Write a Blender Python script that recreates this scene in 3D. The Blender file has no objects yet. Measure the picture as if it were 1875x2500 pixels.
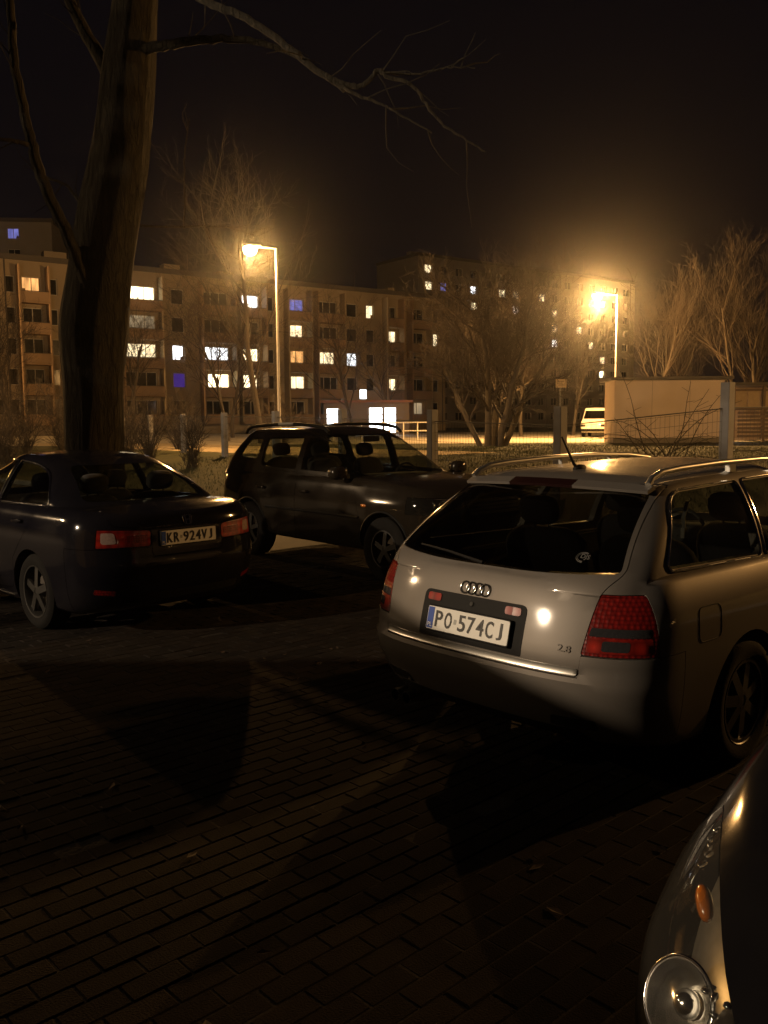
import bpy, bmesh, math, random
import numpy as np
from mathutils import Vector, Matrix

random.seed(7)
rng = np.random.default_rng(11)
R = math.radians
S = bpy.context.scene
COL = S.collection

# ------------------------------------------------------------------ camera
cam_d = bpy.data.cameras.new('camera')
cam_d.sensor_fit = 'VERTICAL'; cam_d.sensor_height = 24.0
cam_d.lens = 2142.0 / 2500.0 * 24.0
cam_d.clip_start = 0.05; cam_d.clip_end = 3000
cam = bpy.data.objects.new('camera', cam_d); COL.objects.link(cam)
cam.matrix_world = (Matrix.Translation((0, 0, 1.705)) @ Matrix.Rotation(R(90 - 5.86), 4, 'X')
                    @ Matrix.Rotation(R(-0.38), 4, 'Z'))
S.camera = cam

# ------------------------------------------------------------------ world: night sky
w = bpy.data.worlds.new('World'); S.world = w; w.use_nodes = True
nt = w.node_tree; nt.nodes.clear()
sky = nt.nodes.new('ShaderNodeTexSky'); sky.sky_type = 'NISHITA'; sky.sun_disc = False
sky.sun_elevation = R(-6); sky.sun_rotation = R(200)
addn = nt.nodes.new('ShaderNodeMix'); addn.data_type = 'RGBA'; addn.blend_type = 'ADD'
addn.inputs[0].default_value = 1.0
addn.inputs[7].default_value = (0.022, 0.018, 0.026, 1)
bg = nt.nodes.new('ShaderNodeBackground'); bg.inputs[1].default_value = 0.10
wo = nt.nodes.new('ShaderNodeOutputWorld')
nt.links.new(sky.outputs[0], addn.inputs[6]); nt.links.new(addn.outputs[2], bg.inputs[0])
nt.links.new(bg.outputs[0], wo.inputs[0])

S.view_settings.view_transform = 'Standard'; S.view_settings.look = 'None'
S.view_settings.exposure = 0.0; S.view_settings.gamma = 1.0
S.view_settings.use_curve_mapping = False
S.render.engine = 'CYCLES'
S.cycles.use_denoising = True
S.cycles.max_bounces = 6; S.cycles.transparent_max_bounces = 24
S.cycles.volume_bounces = 0
S.cycles.sample_clamp_indirect = 4.0
S.cycles.caustics_reflective = False; S.cycles.caustics_refractive = False

SODIUM = (1.0, 0.51, 0.155)

# ------------------------------------------------------------------ materials
MATS = {}
def nodes_of(m):
    m.use_nodes = True
    t = m.node_tree
    return t, t.nodes['Principled BSDF'] if 'Principled BSDF' in t.nodes else None

def mat(name, col, rough=0.6, metal=0.0, coat=0.0, var=0.15, scale=8.0, bump=0.0, bscale=60.0, spec=0.5, det=6.0):
    """principled material with procedural tone variation and fine relief"""
    if name in MATS: return MATS[name]
    m = bpy.data.materials.new(name); t, p = nodes_of(m)
    tc = t.nodes.new('ShaderNodeTexCoord')
    n = t.nodes.new('ShaderNodeTexNoise'); n.inputs['Scale'].default_value = scale; n.inputs['Detail'].default_value = det
    t.links.new(tc.outputs['Object'], n.inputs['Vector'])
    mx = t.nodes.new('ShaderNodeMix'); mx.data_type = 'RGBA'
    mx.inputs[6].default_value = tuple(max(0, c * (1 - var)) for c in col) + (1,)
    mx.inputs[7].default_value = tuple(min(1, c * (1 + var)) for c in col) + (1,)
    t.links.new(n.outputs['Fac'], mx.inputs[0]); t.links.new(mx.outputs[2], p.inputs['Base Color'])
    p.inputs['Roughness'].default_value = rough; p.inputs['Metallic'].default_value = metal
    p.inputs['Coat Weight'].default_value = coat; p.inputs['Coat Roughness'].default_value = 0.06
    p.inputs['Specular IOR Level'].default_value = spec
    if bump > 0:
        n2 = t.nodes.new('ShaderNodeTexNoise'); n2.inputs['Scale'].default_value = bscale; n2.inputs['Detail'].default_value = 5
        t.links.new(tc.outputs['Object'], n2.inputs['Vector'])
        b = t.nodes.new('ShaderNodeBump'); b.inputs['Strength'].default_value = bump; b.inputs['Distance'].default_value = 0.01
        t.links.new(n2.outputs['Fac'], b.inputs['Height']); t.links.new(b.outputs['Normal'], p.inputs['Normal'])
    MATS[name] = m
    return m

def paint(name, col, metal=0.5, rough=0.38, dirt=0.25, spec=0.0):
    """car paint: metallic base under clear coat, uneven film of road dirt that dulls the gloss"""
    m = bpy.data.materials.new(name); t, p = nodes_of(m)
    tc = t.nodes.new('ShaderNodeTexCoord')
    n = t.nodes.new('ShaderNodeTexNoise'); n.inputs['Scale'].default_value = 3.0; n.inputs['Detail'].default_value = 8
    t.links.new(tc.outputs['Object'], n.inputs['Vector'])
    r = t.nodes.new('ShaderNodeMapRange'); r.inputs['From Min'].default_value = 0.35; r.inputs['From Max'].default_value = 0.75
    r.inputs['To Min'].default_value = 0.0; r.inputs['To Max'].default_value = dirt
    t.links.new(n.outputs['Fac'], r.inputs['Value'])
    mx = t.nodes.new('ShaderNodeMix'); mx.data_type = 'RGBA'
    mx.inputs[6].default_value = col + (1,); mx.inputs[7].default_value = (0.16, 0.13, 0.10, 1)
    t.links.new(r.outputs[0], mx.inputs[0]); t.links.new(mx.outputs[2], p.inputs['Base Color'])
    p.inputs['Metallic'].default_value = metal; p.inputs['Roughness'].default_value = rough
    p.inputs['Coat Weight'].default_value = 1.0; p.inputs['Specular IOR Level'].default_value = spec
    r2 = t.nodes.new('ShaderNodeMapRange'); r2.inputs['To Min'].default_value = 0.04; r2.inputs['To Max'].default_value = 0.16
    t.links.new(n.outputs['Fac'], r2.inputs['Value']); t.links.new(r2.outputs[0], p.inputs['Coat Roughness'])
    return m

def glass(name, tint=(0.55, 0.58, 0.55), rough=0.02, milky=0.0):
    m = bpy.data.materials.new(name); m.use_nodes = True; t = m.node_tree; t.nodes.clear()
    o = t.nodes.new('ShaderNodeOutputMaterial'); mx = t.nodes.new('ShaderNodeMixShader')
    tr = t.nodes.new('ShaderNodeBsdfTransparent'); tr.inputs[0].default_value = tint + (1,)
    gl = t.nodes.new('ShaderNodeBsdfGlossy'); gl.inputs['Roughness'].default_value = rough
    fr = t.nodes.new('ShaderNodeFresnel'); fr.inputs[0].default_value = 1.5
    n = t.nodes.new('ShaderNodeTexNoise'); n.inputs['Scale'].default_value = 5.0; n.inputs['Detail'].default_value = 6
    tc = t.nodes.new('ShaderNodeTexCoord'); t.links.new(tc.outputs['Object'], n.inputs['Vector'])
    mr = t.nodes.new('ShaderNodeMapRange'); mr.inputs['To Min'].default_value = rough; mr.inputs['To Max'].default_value = rough + 0.06
    t.links.new(n.outputs['Fac'], mr.inputs['Value']); t.links.new(mr.outputs[0], gl.inputs['Roughness'])
    ge = t.nodes.new('ShaderNodeNewGeometry'); inv = t.nodes.new('ShaderNodeMath'); inv.operation = 'SUBTRACT'; inv.inputs[0].default_value = 1.0
    mu = t.nodes.new('ShaderNodeMath'); mu.operation = 'MULTIPLY'
    t.links.new(ge.outputs['Backfacing'], inv.inputs[1]); t.links.new(inv.outputs[0], mu.inputs[0]); t.links.new(fr.outputs[0], mu.inputs[1])
    t.links.new(mu.outputs[0], mx.inputs[0]); t.links.new(tr.outputs[0], mx.inputs[1]); t.links.new(gl.outputs[0], mx.inputs[2])
    if milky > 0:
        df = t.nodes.new('ShaderNodeBsdfDiffuse'); df.inputs[0].default_value = (.75, .70, .62, 1); m2 = t.nodes.new('ShaderNodeMixShader'); m2.inputs[0].default_value = milky
        t.links.new(mx.outputs[0], m2.inputs[1]); t.links.new(df.outputs[0], m2.inputs[2]); t.links.new(m2.outputs[0], o.inputs[0])
    else: t.links.new(mx.outputs[0], o.inputs[0])
    return m

def emit(name, col, strength, stripes=0.0, scale=6.0):
    """lit pane / lamp; stripes = unevenness of curtains and furniture behind the glass"""
    if name in MATS: return MATS[name]
    m = bpy.data.materials.new(name); m.use_nodes = True; t = m.node_tree; t.nodes.clear()
    o = t.nodes.new('ShaderNodeOutputMaterial'); e = t.nodes.new('ShaderNodeEmission')
    e.inputs[0].default_value = col + (1,)
    if stripes > 0:
        tc = t.nodes.new('ShaderNodeTexCoord'); mp = t.nodes.new('ShaderNodeMapping')
        mp.inputs['Scale'].default_value = (1.0, 1.0, 0.25)
        n = t.nodes.new('ShaderNodeTexNoise'); n.inputs['Scale'].default_value = scale; n.inputs['Detail'].default_value = 3
        t.links.new(tc.outputs['Object'], mp.inputs[0]); t.links.new(mp.outputs[0], n.inputs['Vector'])
        mr = t.nodes.new('ShaderNodeMapRange'); mr.inputs['From Min'].default_value = 0.3; mr.inputs['From Max'].default_value = 0.7
        mr.inputs['To Min'].default_value = strength * (1 - stripes); mr.inputs['To Max'].default_value = strength
        t.links.new(n.outputs['Fac'], mr.inputs['Value']); t.links.new(mr.outputs[0], e.inputs[1])
    else:
        e.inputs[1].default_value = strength
    t.links.new(e.outputs[0], o.inputs[0])
    MATS[name] = m
    return m

# ------------------------------------------------------------------ object helpers
def tag(o, label=None, cat=None, group=None, kind=None):
    if label: o['label'] = label
    if cat: o['category'] = cat
    if group: o['group'] = group
    if kind: o['kind'] = kind
    return o

def empty(name, loc=(0, 0, 0), rz=0.0, label=None, cat=None, group=None):
    o = bpy.data.objects.new(name, None); COL.objects.link(o)
    o.location = loc; o.rotation_euler = (0, 0, rz); o.empty_display_size = 0.2
    return tag(o, label, cat, group)

def link(name, me, m=None, parent=None, smooth=None, label=None):
    if m is not None and len(me.materials) == 0: me.materials.append(m)
    if smooth is not None:
        me.polygons.foreach_set('use_smooth', [True] * len(me.polygons))
        if smooth < 179: me.set_sharp_from_angle(angle=R(smooth))
    o = bpy.data.objects.new(name, me); COL.objects.link(o)
    if parent is not None: o.parent = parent
    if label: o['label'] = label
    return o

class MB:
    """collects simple shapes into one mesh"""
    def __init__(s): s.v = []; s.f = []
    def add(s, vs, fs):
        k = len(s.v); s.v += [tuple(map(float, q)) for q in vs]; s.f += [tuple(i + k for i in f) for f in fs]; return s
    def box(s, c, d, M=None):
        x, y, z = d[0] / 2, d[1] / 2, d[2] / 2
        vs = [Vector((a * x, b * y, e * z)) for a in (-1, 1) for b in (-1, 1) for e in (-1, 1)]
        if M is not None: vs = [M @ q for q in vs]
        vs = [q + Vector(c) for q in vs]
        return s.add(vs, [(0, 1, 3, 2), (4, 6, 7, 5), (0, 4, 5, 1), (2, 3, 7, 6), (0, 2, 6, 4), (1, 5, 7, 3)])
    def bar(s, a, b, wd, ht=None, up=(0, 0, 1)):
        a, b = Vector(a), Vector(b); d = b - a; L = d.length; d.normalize()
        u = Vector(up); sd = d.cross(u)
        if sd.length < 1e-4: sd = d.cross(Vector((1, 0, 0)))
        sd.normalize(); u = sd.cross(d); ht = wd if ht is None else ht
        M = Matrix((d, sd, u)).transposed()
        return s.box((a + b) / 2, (L, wd, ht), M)
    def tube(s, pts, rad, n=6, closed=False, cap=True):
        pts = [Vector(p) for p in pts]; m = len(pts)
        if not hasattr(rad, '__len__'): rad = [rad] * m
        k = len(s.v); prev = None
        for i, p in enumerate(pts):
            if closed: d = pts[(i + 1) % m] - pts[i - 1]
            else: d = pts[min(i + 1, m - 1)] - pts[max(i - 1, 0)]
            if d.length < 1e-9: d = Vector((0, 0, 1))
            d.normalize()
            if prev is None:
                a = d.cross(Vector((0, 0, 1)))
                if a.length < 0.1: a = d.cross(Vector((1, 0, 0)))
            else:
                a = prev - d * prev.dot(d)
                if a.length < 1e-6: a = d.cross(Vector((1, 0, 0)))
            a.normalize(); prev = a; b = d.cross(a)
            for j in range(n):
                t = 2 * math.pi * j / n
                q = p + (a * math.cos(t) + b * math.sin(t)) * rad[i]
                s.v.append((q.x, q.y, q.z))
        rr = m if closed else m - 1
        for i in range(rr):
            for j in range(n):
                a0 = k + i * n + j; a1 = k + i * n + (j + 1) % n
                i2 = (i + 1) % m
                s.f.append((a0, a1, k + i2 * n + (j + 1) % n, k + i2 * n + j))
        if cap and not closed:
            s.f.append(tuple(k + j for j in range(n))[::-1]); s.f.append(tuple(k + (m - 1) * n + j for j in range(n)))
        return s
    def lathe(s, prof, n=24, axis='z', c=(0, 0, 0), closed=False):
        k = len(s.v); m = len(prof)
        for i in range(n):
            t = 2 * math.pi * i / n
            for (r, h) in prof:
                x, y = r * math.cos(t), r * math.sin(t)
                q = {'z': (x, y, h), 'y': (x, h, y), 'x': (h, x, y)}[axis]
                s.v.append((q[0] + c[0], q[1] + c[1], q[2] + c[2]))
        for i in range(n):
            i2 = (i + 1) % n
            for j in range(m if closed else m - 1):
                j2 = (j + 1) % m
                s.f.append((k + i * m + j, k + i2 * m + j, k + i2 * m + j2, k + i * m + j2))
        return s
    def ellipsoid(s, c, r, nu=12, nv=8, e=1.0):
        k = len(s.v)
        f = lambda x: math.copysign(abs(x) ** e, x)
        for i in range(nv + 1):
            a = -math.pi / 2 + math.pi * i / nv
            for j in range(nu):
                b = 2 * math.pi * j / nu
                s.v.append((c[0] + r[0] * f(math.cos(a)) * f(math.cos(b)), c[1] + r[1] * f(math.cos(a)) * f(math.sin(b)), c[2] + r[2] * f(math.sin(a))))
        for i in range(nv):
            for j in range(nu):
                s.f.append((k + i * nu + j, k + i * nu + (j + 1) % nu, k + (i + 1) * nu + (j + 1) % nu, k + (i + 1) * nu + j))
        return s
    def mesh(s, name='m'):
        me = bpy.data.meshes.new(name); me.from_pydata(s.v, [], s.f); me.update()
        bm = bmesh.new(); bm.from_mesh(me)
        bmesh.ops.recalc_face_normals(bm, faces=bm.faces); bm.to_mesh(me); bm.free()
        return me
    def raw(s, name='m'):
        me = bpy.data.meshes.new(name); me.from_pydata(s.v, [], s.f); me.update(); return me
    def build(s, name, m, parent=None, smooth=None, label=None):
        return link(name, s.mesh(name), m, parent, smooth, label)

def pchip(pts):
    """smooth monotone curve through (x, y) points"""
    x = np.array([p[0] for p in pts], float); y = np.array([p[1] for p in pts], float)
    o = np.argsort(x); x, y = x[o], y[o]
    h = np.diff(x); dl = np.diff(y) / h; d = np.zeros_like(y)
    if len(x) > 2:
        for i in range(1, len(x) - 1):
            if dl[i - 1] * dl[i] > 0:
                w1 = 2 * h[i] + h[i - 1]; w2 = h[i] + 2 * h[i - 1]
                d[i] = (w1 + w2) / (w1 / dl[i - 1] + w2 / dl[i])
    d[0] = dl[0]; d[-1] = dl[-1]
    def f(q):
        q = np.clip(np.asarray(q, float), x[0], x[-1])
        i = np.clip(np.searchsorted(x, q) - 1, 0, len(x) - 2)
        t = (q - x[i]) / h[i]
        return ((1 + 2 * t) * (1 - t) ** 2 * y[i] + t * (1 - t) ** 2 * h[i] * d[i] + t * t * (3 - 2 * t) * y[i + 1] + t * t * (t - 1) * h[i] * d[i + 1])
    return f

def round_poly(p, r=0.03, n=4):
    out = []; m = len(p)
    for i in range(m):
        a, b, c = np.array(p[i - 1], float), np.array(p[i], float), np.array(p[(i + 1) % m], float)
        rr = r[i] if hasattr(r, '__len__') else r
        u, v = a - b, c - b; lu, lv = np.linalg.norm(u), np.linalg.norm(v)
        t = min(rr, lu * .45, lv * .45)
        if t < 1e-4: out.append(tuple(b)); continue
        s0, s1 = b + u / lu * t, b + v / lv * t
        for k in range(n + 1):
            q = k / n; out.append(tuple((1 - q) ** 2 * s0 + 2 * q * (1 - q) * b + q * q * s1))
    return out

def densify(p, step=0.06, closed=True):
    out = []; m = len(p)
    for i in range(m if closed else m - 1):
        a, b = np.array(p[i]), np.array(p[(i + 1) % m]); k = max(1, int(np.linalg.norm(b - a) / step))
        out += [tuple(a + (b - a) * j / k) for j in range(k)]
    if not closed: out.append(tuple(p[-1]))
    return out

def grow(p, d):
    """offset a polygon outwards by d"""
    m = len(p); P = [np.array(q, float) for q in p]
    ar = sum(P[i][0] * P[(i + 1) % m][1] - P[(i + 1) % m][0] * P[i][1] for i in range(m))
    sg = 1 if ar > 0 else -1; out = []
    for i in range(m):
        t = P[(i + 1) % m] - P[i - 1]; L = np.linalg.norm(t)
        if L < 1e-9: out.append(tuple(P[i])); continue
        out.append(tuple(P[i] + sg * d * np.array([t[1], -t[0]]) / L))
    return out

# ------------------------------------------------------------------ booleans in a scratch scene
TMP = bpy.data.scenes.new('scratch')
def boolean(a, b, op):
    oa = bpy.data.objects.new('a', a); ob = bpy.data.objects.new('b', b)
    TMP.collection.objects.link(oa); TMP.collection.objects.link(ob)
    md = oa.modifiers.new('b', 'BOOLEAN'); md.operation = op; md.object = ob; md.solver = 'MANIFOLD'
    vl = TMP.view_layers[0]; vl.update(); dg = vl.depsgraph
    me = bpy.data.meshes.new_from_object(oa.evaluated_get(dg))
    bpy.data.objects.remove(oa); bpy.data.objects.remove(ob)
    return me

def text_mesh(s, size, extrude, sx=1.0, off=0.0):
    cu = bpy.data.curves.new('t', 'FONT'); cu.body = s; cu.size = size; cu.extrude = extrude
    cu.align_x = 'CENTER'; cu.align_y = 'CENTER'; cu.resolution_u = 3; cu.offset = off
    o = bpy.data.objects.new('t', cu); TMP.collection.objects.link(o)
    vl = TMP.view_layers[0]; vl.update()
    me = bpy.data.meshes.new_from_object(o.evaluated_get(vl.depsgraph))
    bpy.data.objects.remove(o)
    me.transform(Matrix.Diagonal((sx, 1, 1, 1)))
    return me

def prism(poly, axis, a, b, mi=1):
    """closed prism: poly in (x,z) for axis 'y', (y,z) for axis 'x', (x,y) for axis 'z'"""
    def P(q, h): return {'y': (q[0], h, q[1]), 'x': (h, q[0], q[1]), 'z': (q[0], q[1], h)}[axis]
    bm = bmesh.new(); n = len(poly)
    A = [bm.verts.new(P(q, a)) for q in poly]; B = [bm.verts.new(P(q, b)) for q in poly]
    bm.faces.new(A); bm.faces.new(B[::-1])
    for i in range(n): bm.faces.new((A[i], B[i], B[(i + 1) % n], A[(i + 1) % n]))
    bmesh.ops.triangulate(bm, faces=[f for f in bm.faces if len(f.verts) > 4])
    bmesh.ops.recalc_face_normals(bm, faces=bm.faces)
    for f in bm.faces: f.material_index = mi
    me = bpy.data.meshes.new('prism'); bm.to_mesh(me); bm.free()
    return me

def join(meshes):
    bm = bmesh.new()
    for me in meshes: bm.from_mesh(me)
    out = bpy.data.meshes.new('joined'); bm.to_mesh(out); bm.free(); return out

def displaced(me, d):
    """copy moved along its vertex normals"""
    m = me.copy(); n = len(m.vertices)
    co = np.empty(n * 3); no = np.empty(n * 3)
    m.vertices.foreach_get('co', co); m.vertex_normals.foreach_get('vector', no)
    m.vertices.foreach_set('co', co + no * d); m.update(); return m

# ------------------------------------------------------------------ car body surface
class Shell:
    """closed smooth solid: stacked plan outlines between a rear and a front profile, with a crowned top"""
    def __init__(s, zb, zt, XR, XF, W, Sd, cr=.4, nr=3.2, cf=.5, nf=2.8, rt=.06, rb=.06, crown=.03, flare=None, nlev=14, nside=56):
        s.zb, s.zt, s.XR, s.XF, s.W, s.Sd = [pchip(q) if isinstance(q, (list, tuple)) else q for q in (zb, zt, XR, XF, W, Sd)]
        s.cr, s.nr, s.cf, s.nf, s.rt, s.rb, s.crown, s.flare = cr, nr, cf, nf, rt, rb, crown, flare
        s.nlev, s.nside = nlev, nside
    def half(s, x, z):
        v = s.W(x) * s.Sd(z)
        if s.flare is not None: v = v + s.flare(x, z)
        return v
    def kc(s, z):
        """end roundings shrink where the plan outline is short"""
        return np.minimum(1.0, .72 * (s.XF(z) - s.XR(z)) / (s.cr + s.cf))
    def cap(s, c, n, m=20):
        th = np.linspace(0, math.pi / 2, 400); q = np.sin(th) ** (2 / n); d = c * (1 - np.cos(th) ** (2 / n))
        L = np.concatenate([[0], np.cumsum(np.hypot(np.diff(q) * .85, np.diff(d)))]); t = np.linspace(0, L[-1], m)
        return np.interp(t, L, d), np.interp(t, L, q)
    def mesh(s):
        dr, qr = s.cap(s.cr, s.nr); df, qf = s.cap(s.cf, s.nf)
        ns = s.nside; sd = np.linspace(0, 1, ns + 2)[1:-1]
        q = np.concatenate([qr, np.ones(ns), qf[::-1]])
        nr = len(dr); N = len(q)
        def xs(z):
            x = np.empty(N); xr, xf = s.XR(z), s.XF(z)
            k = s.kc(z)
            x[:nr] = xr[:nr] + dr * k[:nr]; x[nr + ns:] = xf[nr + ns:] - df[::-1] * k[nr + ns:]
            a, b = (xr + s.cr * k)[nr:nr + ns], (xf - s.cf * k)[nr:nr + ns]
            x[nr:nr + ns] = a + (b - a) * sd
            return x
        def ring(zf, inset):
            z = np.full(N, .8); x = np.zeros(N)
            for _ in range(8):
                x = xs(z); z = zf(x)
            y = q * s.half(x, z)
            if inset > 0:
                tx, ty = np.gradient(x), np.gradient(y); L = np.hypot(tx, ty) + 1e-9
                nx, ny = ty / L, -tx / L   # inward normal of the half outline
                ny[0] = ny[-1] = 0; nx[0] = 1; nx[-1] = -1
                x = x + nx * inset; y = np.maximum(y + ny * inset, 0)
                y[0] = y[-1] = 0
            return x, y, z
        rings = []
        ph = np.linspace(0, math.pi / 2, 6)
        rings = []
        for t in ph[::-1]:
            rings.append(ring(lambda x, t=t: s.zb(x) + s.rb * (1 - math.cos(math.pi / 2 - t)), s.rb * (1 - math.sin(math.pi / 2 - t))))
        for k in range(1, s.nlev):
            v = k / s.nlev
            rings.append(ring(lambda x, v=v: s.zb(x) + s.rb + v * (s.zt(x) - s.rt - s.zb(x) - s.rb), 0))
        for t in ph:
            rings.append(ring(lambda x, t=t: s.zt(x) - s.rt * (1 - math.sin(t)), s.rt * (1 - math.cos(t))))
        bx, by, bz = rings[0]; tx, ty, tz = rings[-1]
        def capr(x0, y0, k, top):
            xa, xb = x0.min(), x0.max(); m = 0.35 * min(1.0, (xb - xa))
            sx = np.clip(x0, xa + m, xb - m)
            x = x0 + (sx - x0) * k; y = y0 * (1 - k)
            if top:
                e = np.clip((1 - k), 0, 1)
                z = s.zt(x) + s.crown * (1 - e * e) * np.clip(1, 0, 1)
            else: z = s.zb(x)
            return x, y, z
        ks = [.12, .28, .45, .62, .8, 1.0]
        low = [capr(bx, by, k, False) for k in ks[::-1]]
        top = [capr(tx, ty, k, True) for k in ks]
        rings = low + rings + top
        M = 2 * N - 2; vs = []
        for (x, y, z) in rings:
            vs += [(x[i], y[i], z[i]) for i in range(N)] + [(x[i], -y[i], z[i]) for i in range(N - 2, 0, -1)]
        fs = []
        for r in range(len(rings) - 1):
            for i in range(M):
                j = (i + 1) % M
                fs.append((r * M + i, r * M + j, (r + 1) * M + j, (r + 1) * M + i))
        me = bpy.data.meshes.new('shell'); me.from_pydata(vs, [], fs)
        bm = bmesh.new(); bm.from_mesh(me)
        bmesh.ops.remove_doubles(bm, verts=bm.verts, dist=2e-5)
        bmesh.ops.dissolve_degenerate(bm, edges=bm.edges, dist=1e-6)
        bmesh.ops.triangulate(bm, faces=bm.faces)
        bmesh.ops.recalc_face_normals(bm, faces=bm.faces)
        bm.to_mesh(me); bm.free()
        return me
    def inset(s, d):
        c = Shell.__new__(Shell); c.__dict__.update(s.__dict__)
        c.XR = lambda z: s.XR(z) + d * 1.2; c.XF = lambda z: s.XF(z) - d * 1.2
        c.W = lambda x: s.W(x) - d; c.zt = lambda x: s.zt(x) - d
        c.rt = max(.02, s.rt - d * .5); c.nside = 36; c.nlev = 10
        return c
    # points on the surface
    def side(s, x, z, off=0.0, sgn=1):
        x = float(x); d = x - float(s.XR(z)); q = 1.0; k = float(s.kc(z)); cr, cf = s.cr * k, s.cf * k
        if d < cr: q = max(0, 1 - max(0, 1 - d / cr) ** s.nr) ** (1 / s.nr) if d > 0 else 0
        d = float(s.XF(z)) - x
        if d < cf: q = min(q, max(0, 1 - max(0, 1 - d / cf) ** s.nf) ** (1 / s.nf) if d > 0 else 0)
        return Vector((x, sgn * (q * float(s.half(x, z)) + off), z))
    def rear(s, y, z, off=0.0):
        x = float(s.XR(z))
        for _ in range(4):
            q = min(.9999, abs(y) / float(s.half(x, z))); x = float(s.XR(z)) + s.cr * float(s.kc(z)) * (1 - (1 - q ** s.nr) ** (1 / s.nr))
        return Vector((x - off, y, z))
    def front(s, y, z, off=0.0):
        x = float(s.XF(z))
        for _ in range(4):
            q = min(.9999, abs(y) / float(s.half(x, z))); x = float(s.XF(z)) - s.cf * float(s.kc(z)) * (1 - (1 - q ** s.nf) ** (1 / s.nf))
        return Vector((x + off, y, z))
    def rear_normal(s, y, z):
        a = s.rear(y + .01, z) - s.rear(y - .01, z); b = s.rear(y, z + .01) - s.rear(y, z - .01)
        n = b.cross(a)
        n.normalize()
        return n if n.x < 0 else -n
    def rear_matrix(s, y, z, off=0.0):
        """frame on the rear face: X to the viewer's right behind the car, Y up along the surface, Z out"""
        n = s.rear_normal(y, z); xr = Vector((0, -1, 0)); up = n.cross(xr).normalized(); xr = up.cross(n)
        M = Matrix((xr, up, n)).transposed().to_4x4(); M.translation = s.rear(y, z, 0) + n * off
        return M

# ------------------------------------------------------------------ shared car materials
M_DARK = mat('cabin_dark', (0.018, 0.017, 0.017), rough=0.85, var=0.3)
M_TRIM = mat('black_plastic', (0.010, 0.010, 0.010), rough=0.6, spec=.15, var=0.2, bump=0.1, bscale=400)
M_RUBBER = mat('tyre_rubber', (0.011, 0.0105, 0.010), rough=0.9, spec=.1, var=0.3, bump=0.25, bscale=90)
M_RIM = mat('wheel_alloy', (0.13, 0.127, 0.12), rough=0.35, metal=0.85, var=0.25, scale=20)
M_CHROME = mat('chrome', (0.75, 0.74, 0.72), rough=0.12, metal=1.0, var=0.08)
M_SATIN = mat('satin_rail', (0.55, 0.54, 0.50), rough=0.32, metal=0.9, var=0.1)
M_SEAT = mat('seat_cloth', (0.03, 0.028, 0.026), rough=0.9, var=0.3, scale=40)
M_PLATE = mat('plate_white', (0.78, 0.77, 0.72), rough=0.35, var=0.05, coat=0.3)
M_BLUE = mat('plate_blue', (0.02, 0.07, 0.36), rough=0.35, var=0.1)
M_INK = mat('plate_black', (0.01, 0.01, 0.011), rough=0.4, var=0.1)
M_AMBER = mat('amber_lens', (0.34, 0.09, 0.006), rough=0.25, coat=1.0, var=0.25, scale=60)
M_CLEARISH = mat('pale_glint_lens', (.34, .24, .20), rough=.15, coat=1.0, var=.4, scale=70)  # pale tone puts the tail lamp's whitish reflections into the colour
M_SMOKE = mat('smoked_lens', (0.03, 0.03, 0.032), rough=0.15, coat=1.0, var=0.3, scale=80)
G_CAR = glass('car_glass', (0.70, 0.72, 0.69))
G_DARK = glass('tinted_glass', (0.40, 0.40, 0.39))
G_CLEAR = glass('clear_lens', (0.90, 0.91, 0.90), 0.015, .012)

def lens_red(name, col, dots):
    m = bpy.data.materials.new(name); t, p = nodes_of(m)
    tc = t.nodes.new('ShaderNodeTexCoord')
    v = t.nodes.new('ShaderNodeTexVoronoi'); v.inputs['Scale'].default_value = dots; v.inputs['Randomness'].default_value = 0.15
    t.links.new(tc.outputs['Object'], v.inputs['Vector'])
    mx = t.nodes.new('ShaderNodeMix'); mx.data_type = 'RGBA'
    mx.inputs[6].default_value = tuple(min(1, c * 1.7) for c in col) + (1,); mx.inputs[7].default_value = tuple(c * .5 for c in col) + (1,)
    mr = t.nodes.new('ShaderNodeMapRange'); mr.inputs['From Max'].default_value = 0.7
    t.links.new(v.outputs['Distance'], mr.inputs['Value']); t.links.new(mr.outputs[0], mx.inputs[0])
    t.links.new(mx.outputs[2], p.inputs['Base Color'])
    b = t.nodes.new('ShaderNodeBump'); b.inputs['Strength'].default_value = 0.5; b.inputs['Distance'].default_value = 0.004
    t.links.new(v.outputs['Distance'], b.inputs['Height']); t.links.new(b.outputs['Normal'], p.inputs['Normal'])
    p.inputs['Roughness'].default_value = 0.28; p.inputs['Coat Weight'].default_value = 1.0; p.inputs['Coat Roughness'].default_value = 0.03
    p.inputs['Subsurface Weight'].default_value = 0.0
    return m
M_RED = lens_red('red_lens', (0.17, 0.008, 0.006), 55)
M_RED2 = lens_red('red_lens_lower', (0.26, 0.014, 0.007), 18)

def split(base, poly, axis, a, b, gap=0.004):
    part = boolean(base, prism(poly, axis, a, b), 'INTERSECT')
    base = boolean(base, prism(grow(poly, gap), axis, a - (gap if a > -5 else 0), b + gap), 'DIFFERENCE')
    return base, part

def finish(name, me, mats, parent, smooth=30, label=None):
    me.materials.clear()
    for m in mats: me.materials.append(m)
    return link(name, me, None, parent, smooth, label)

def mirror_y(poly): return [(-q[0], q[1]) for q in poly]

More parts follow.
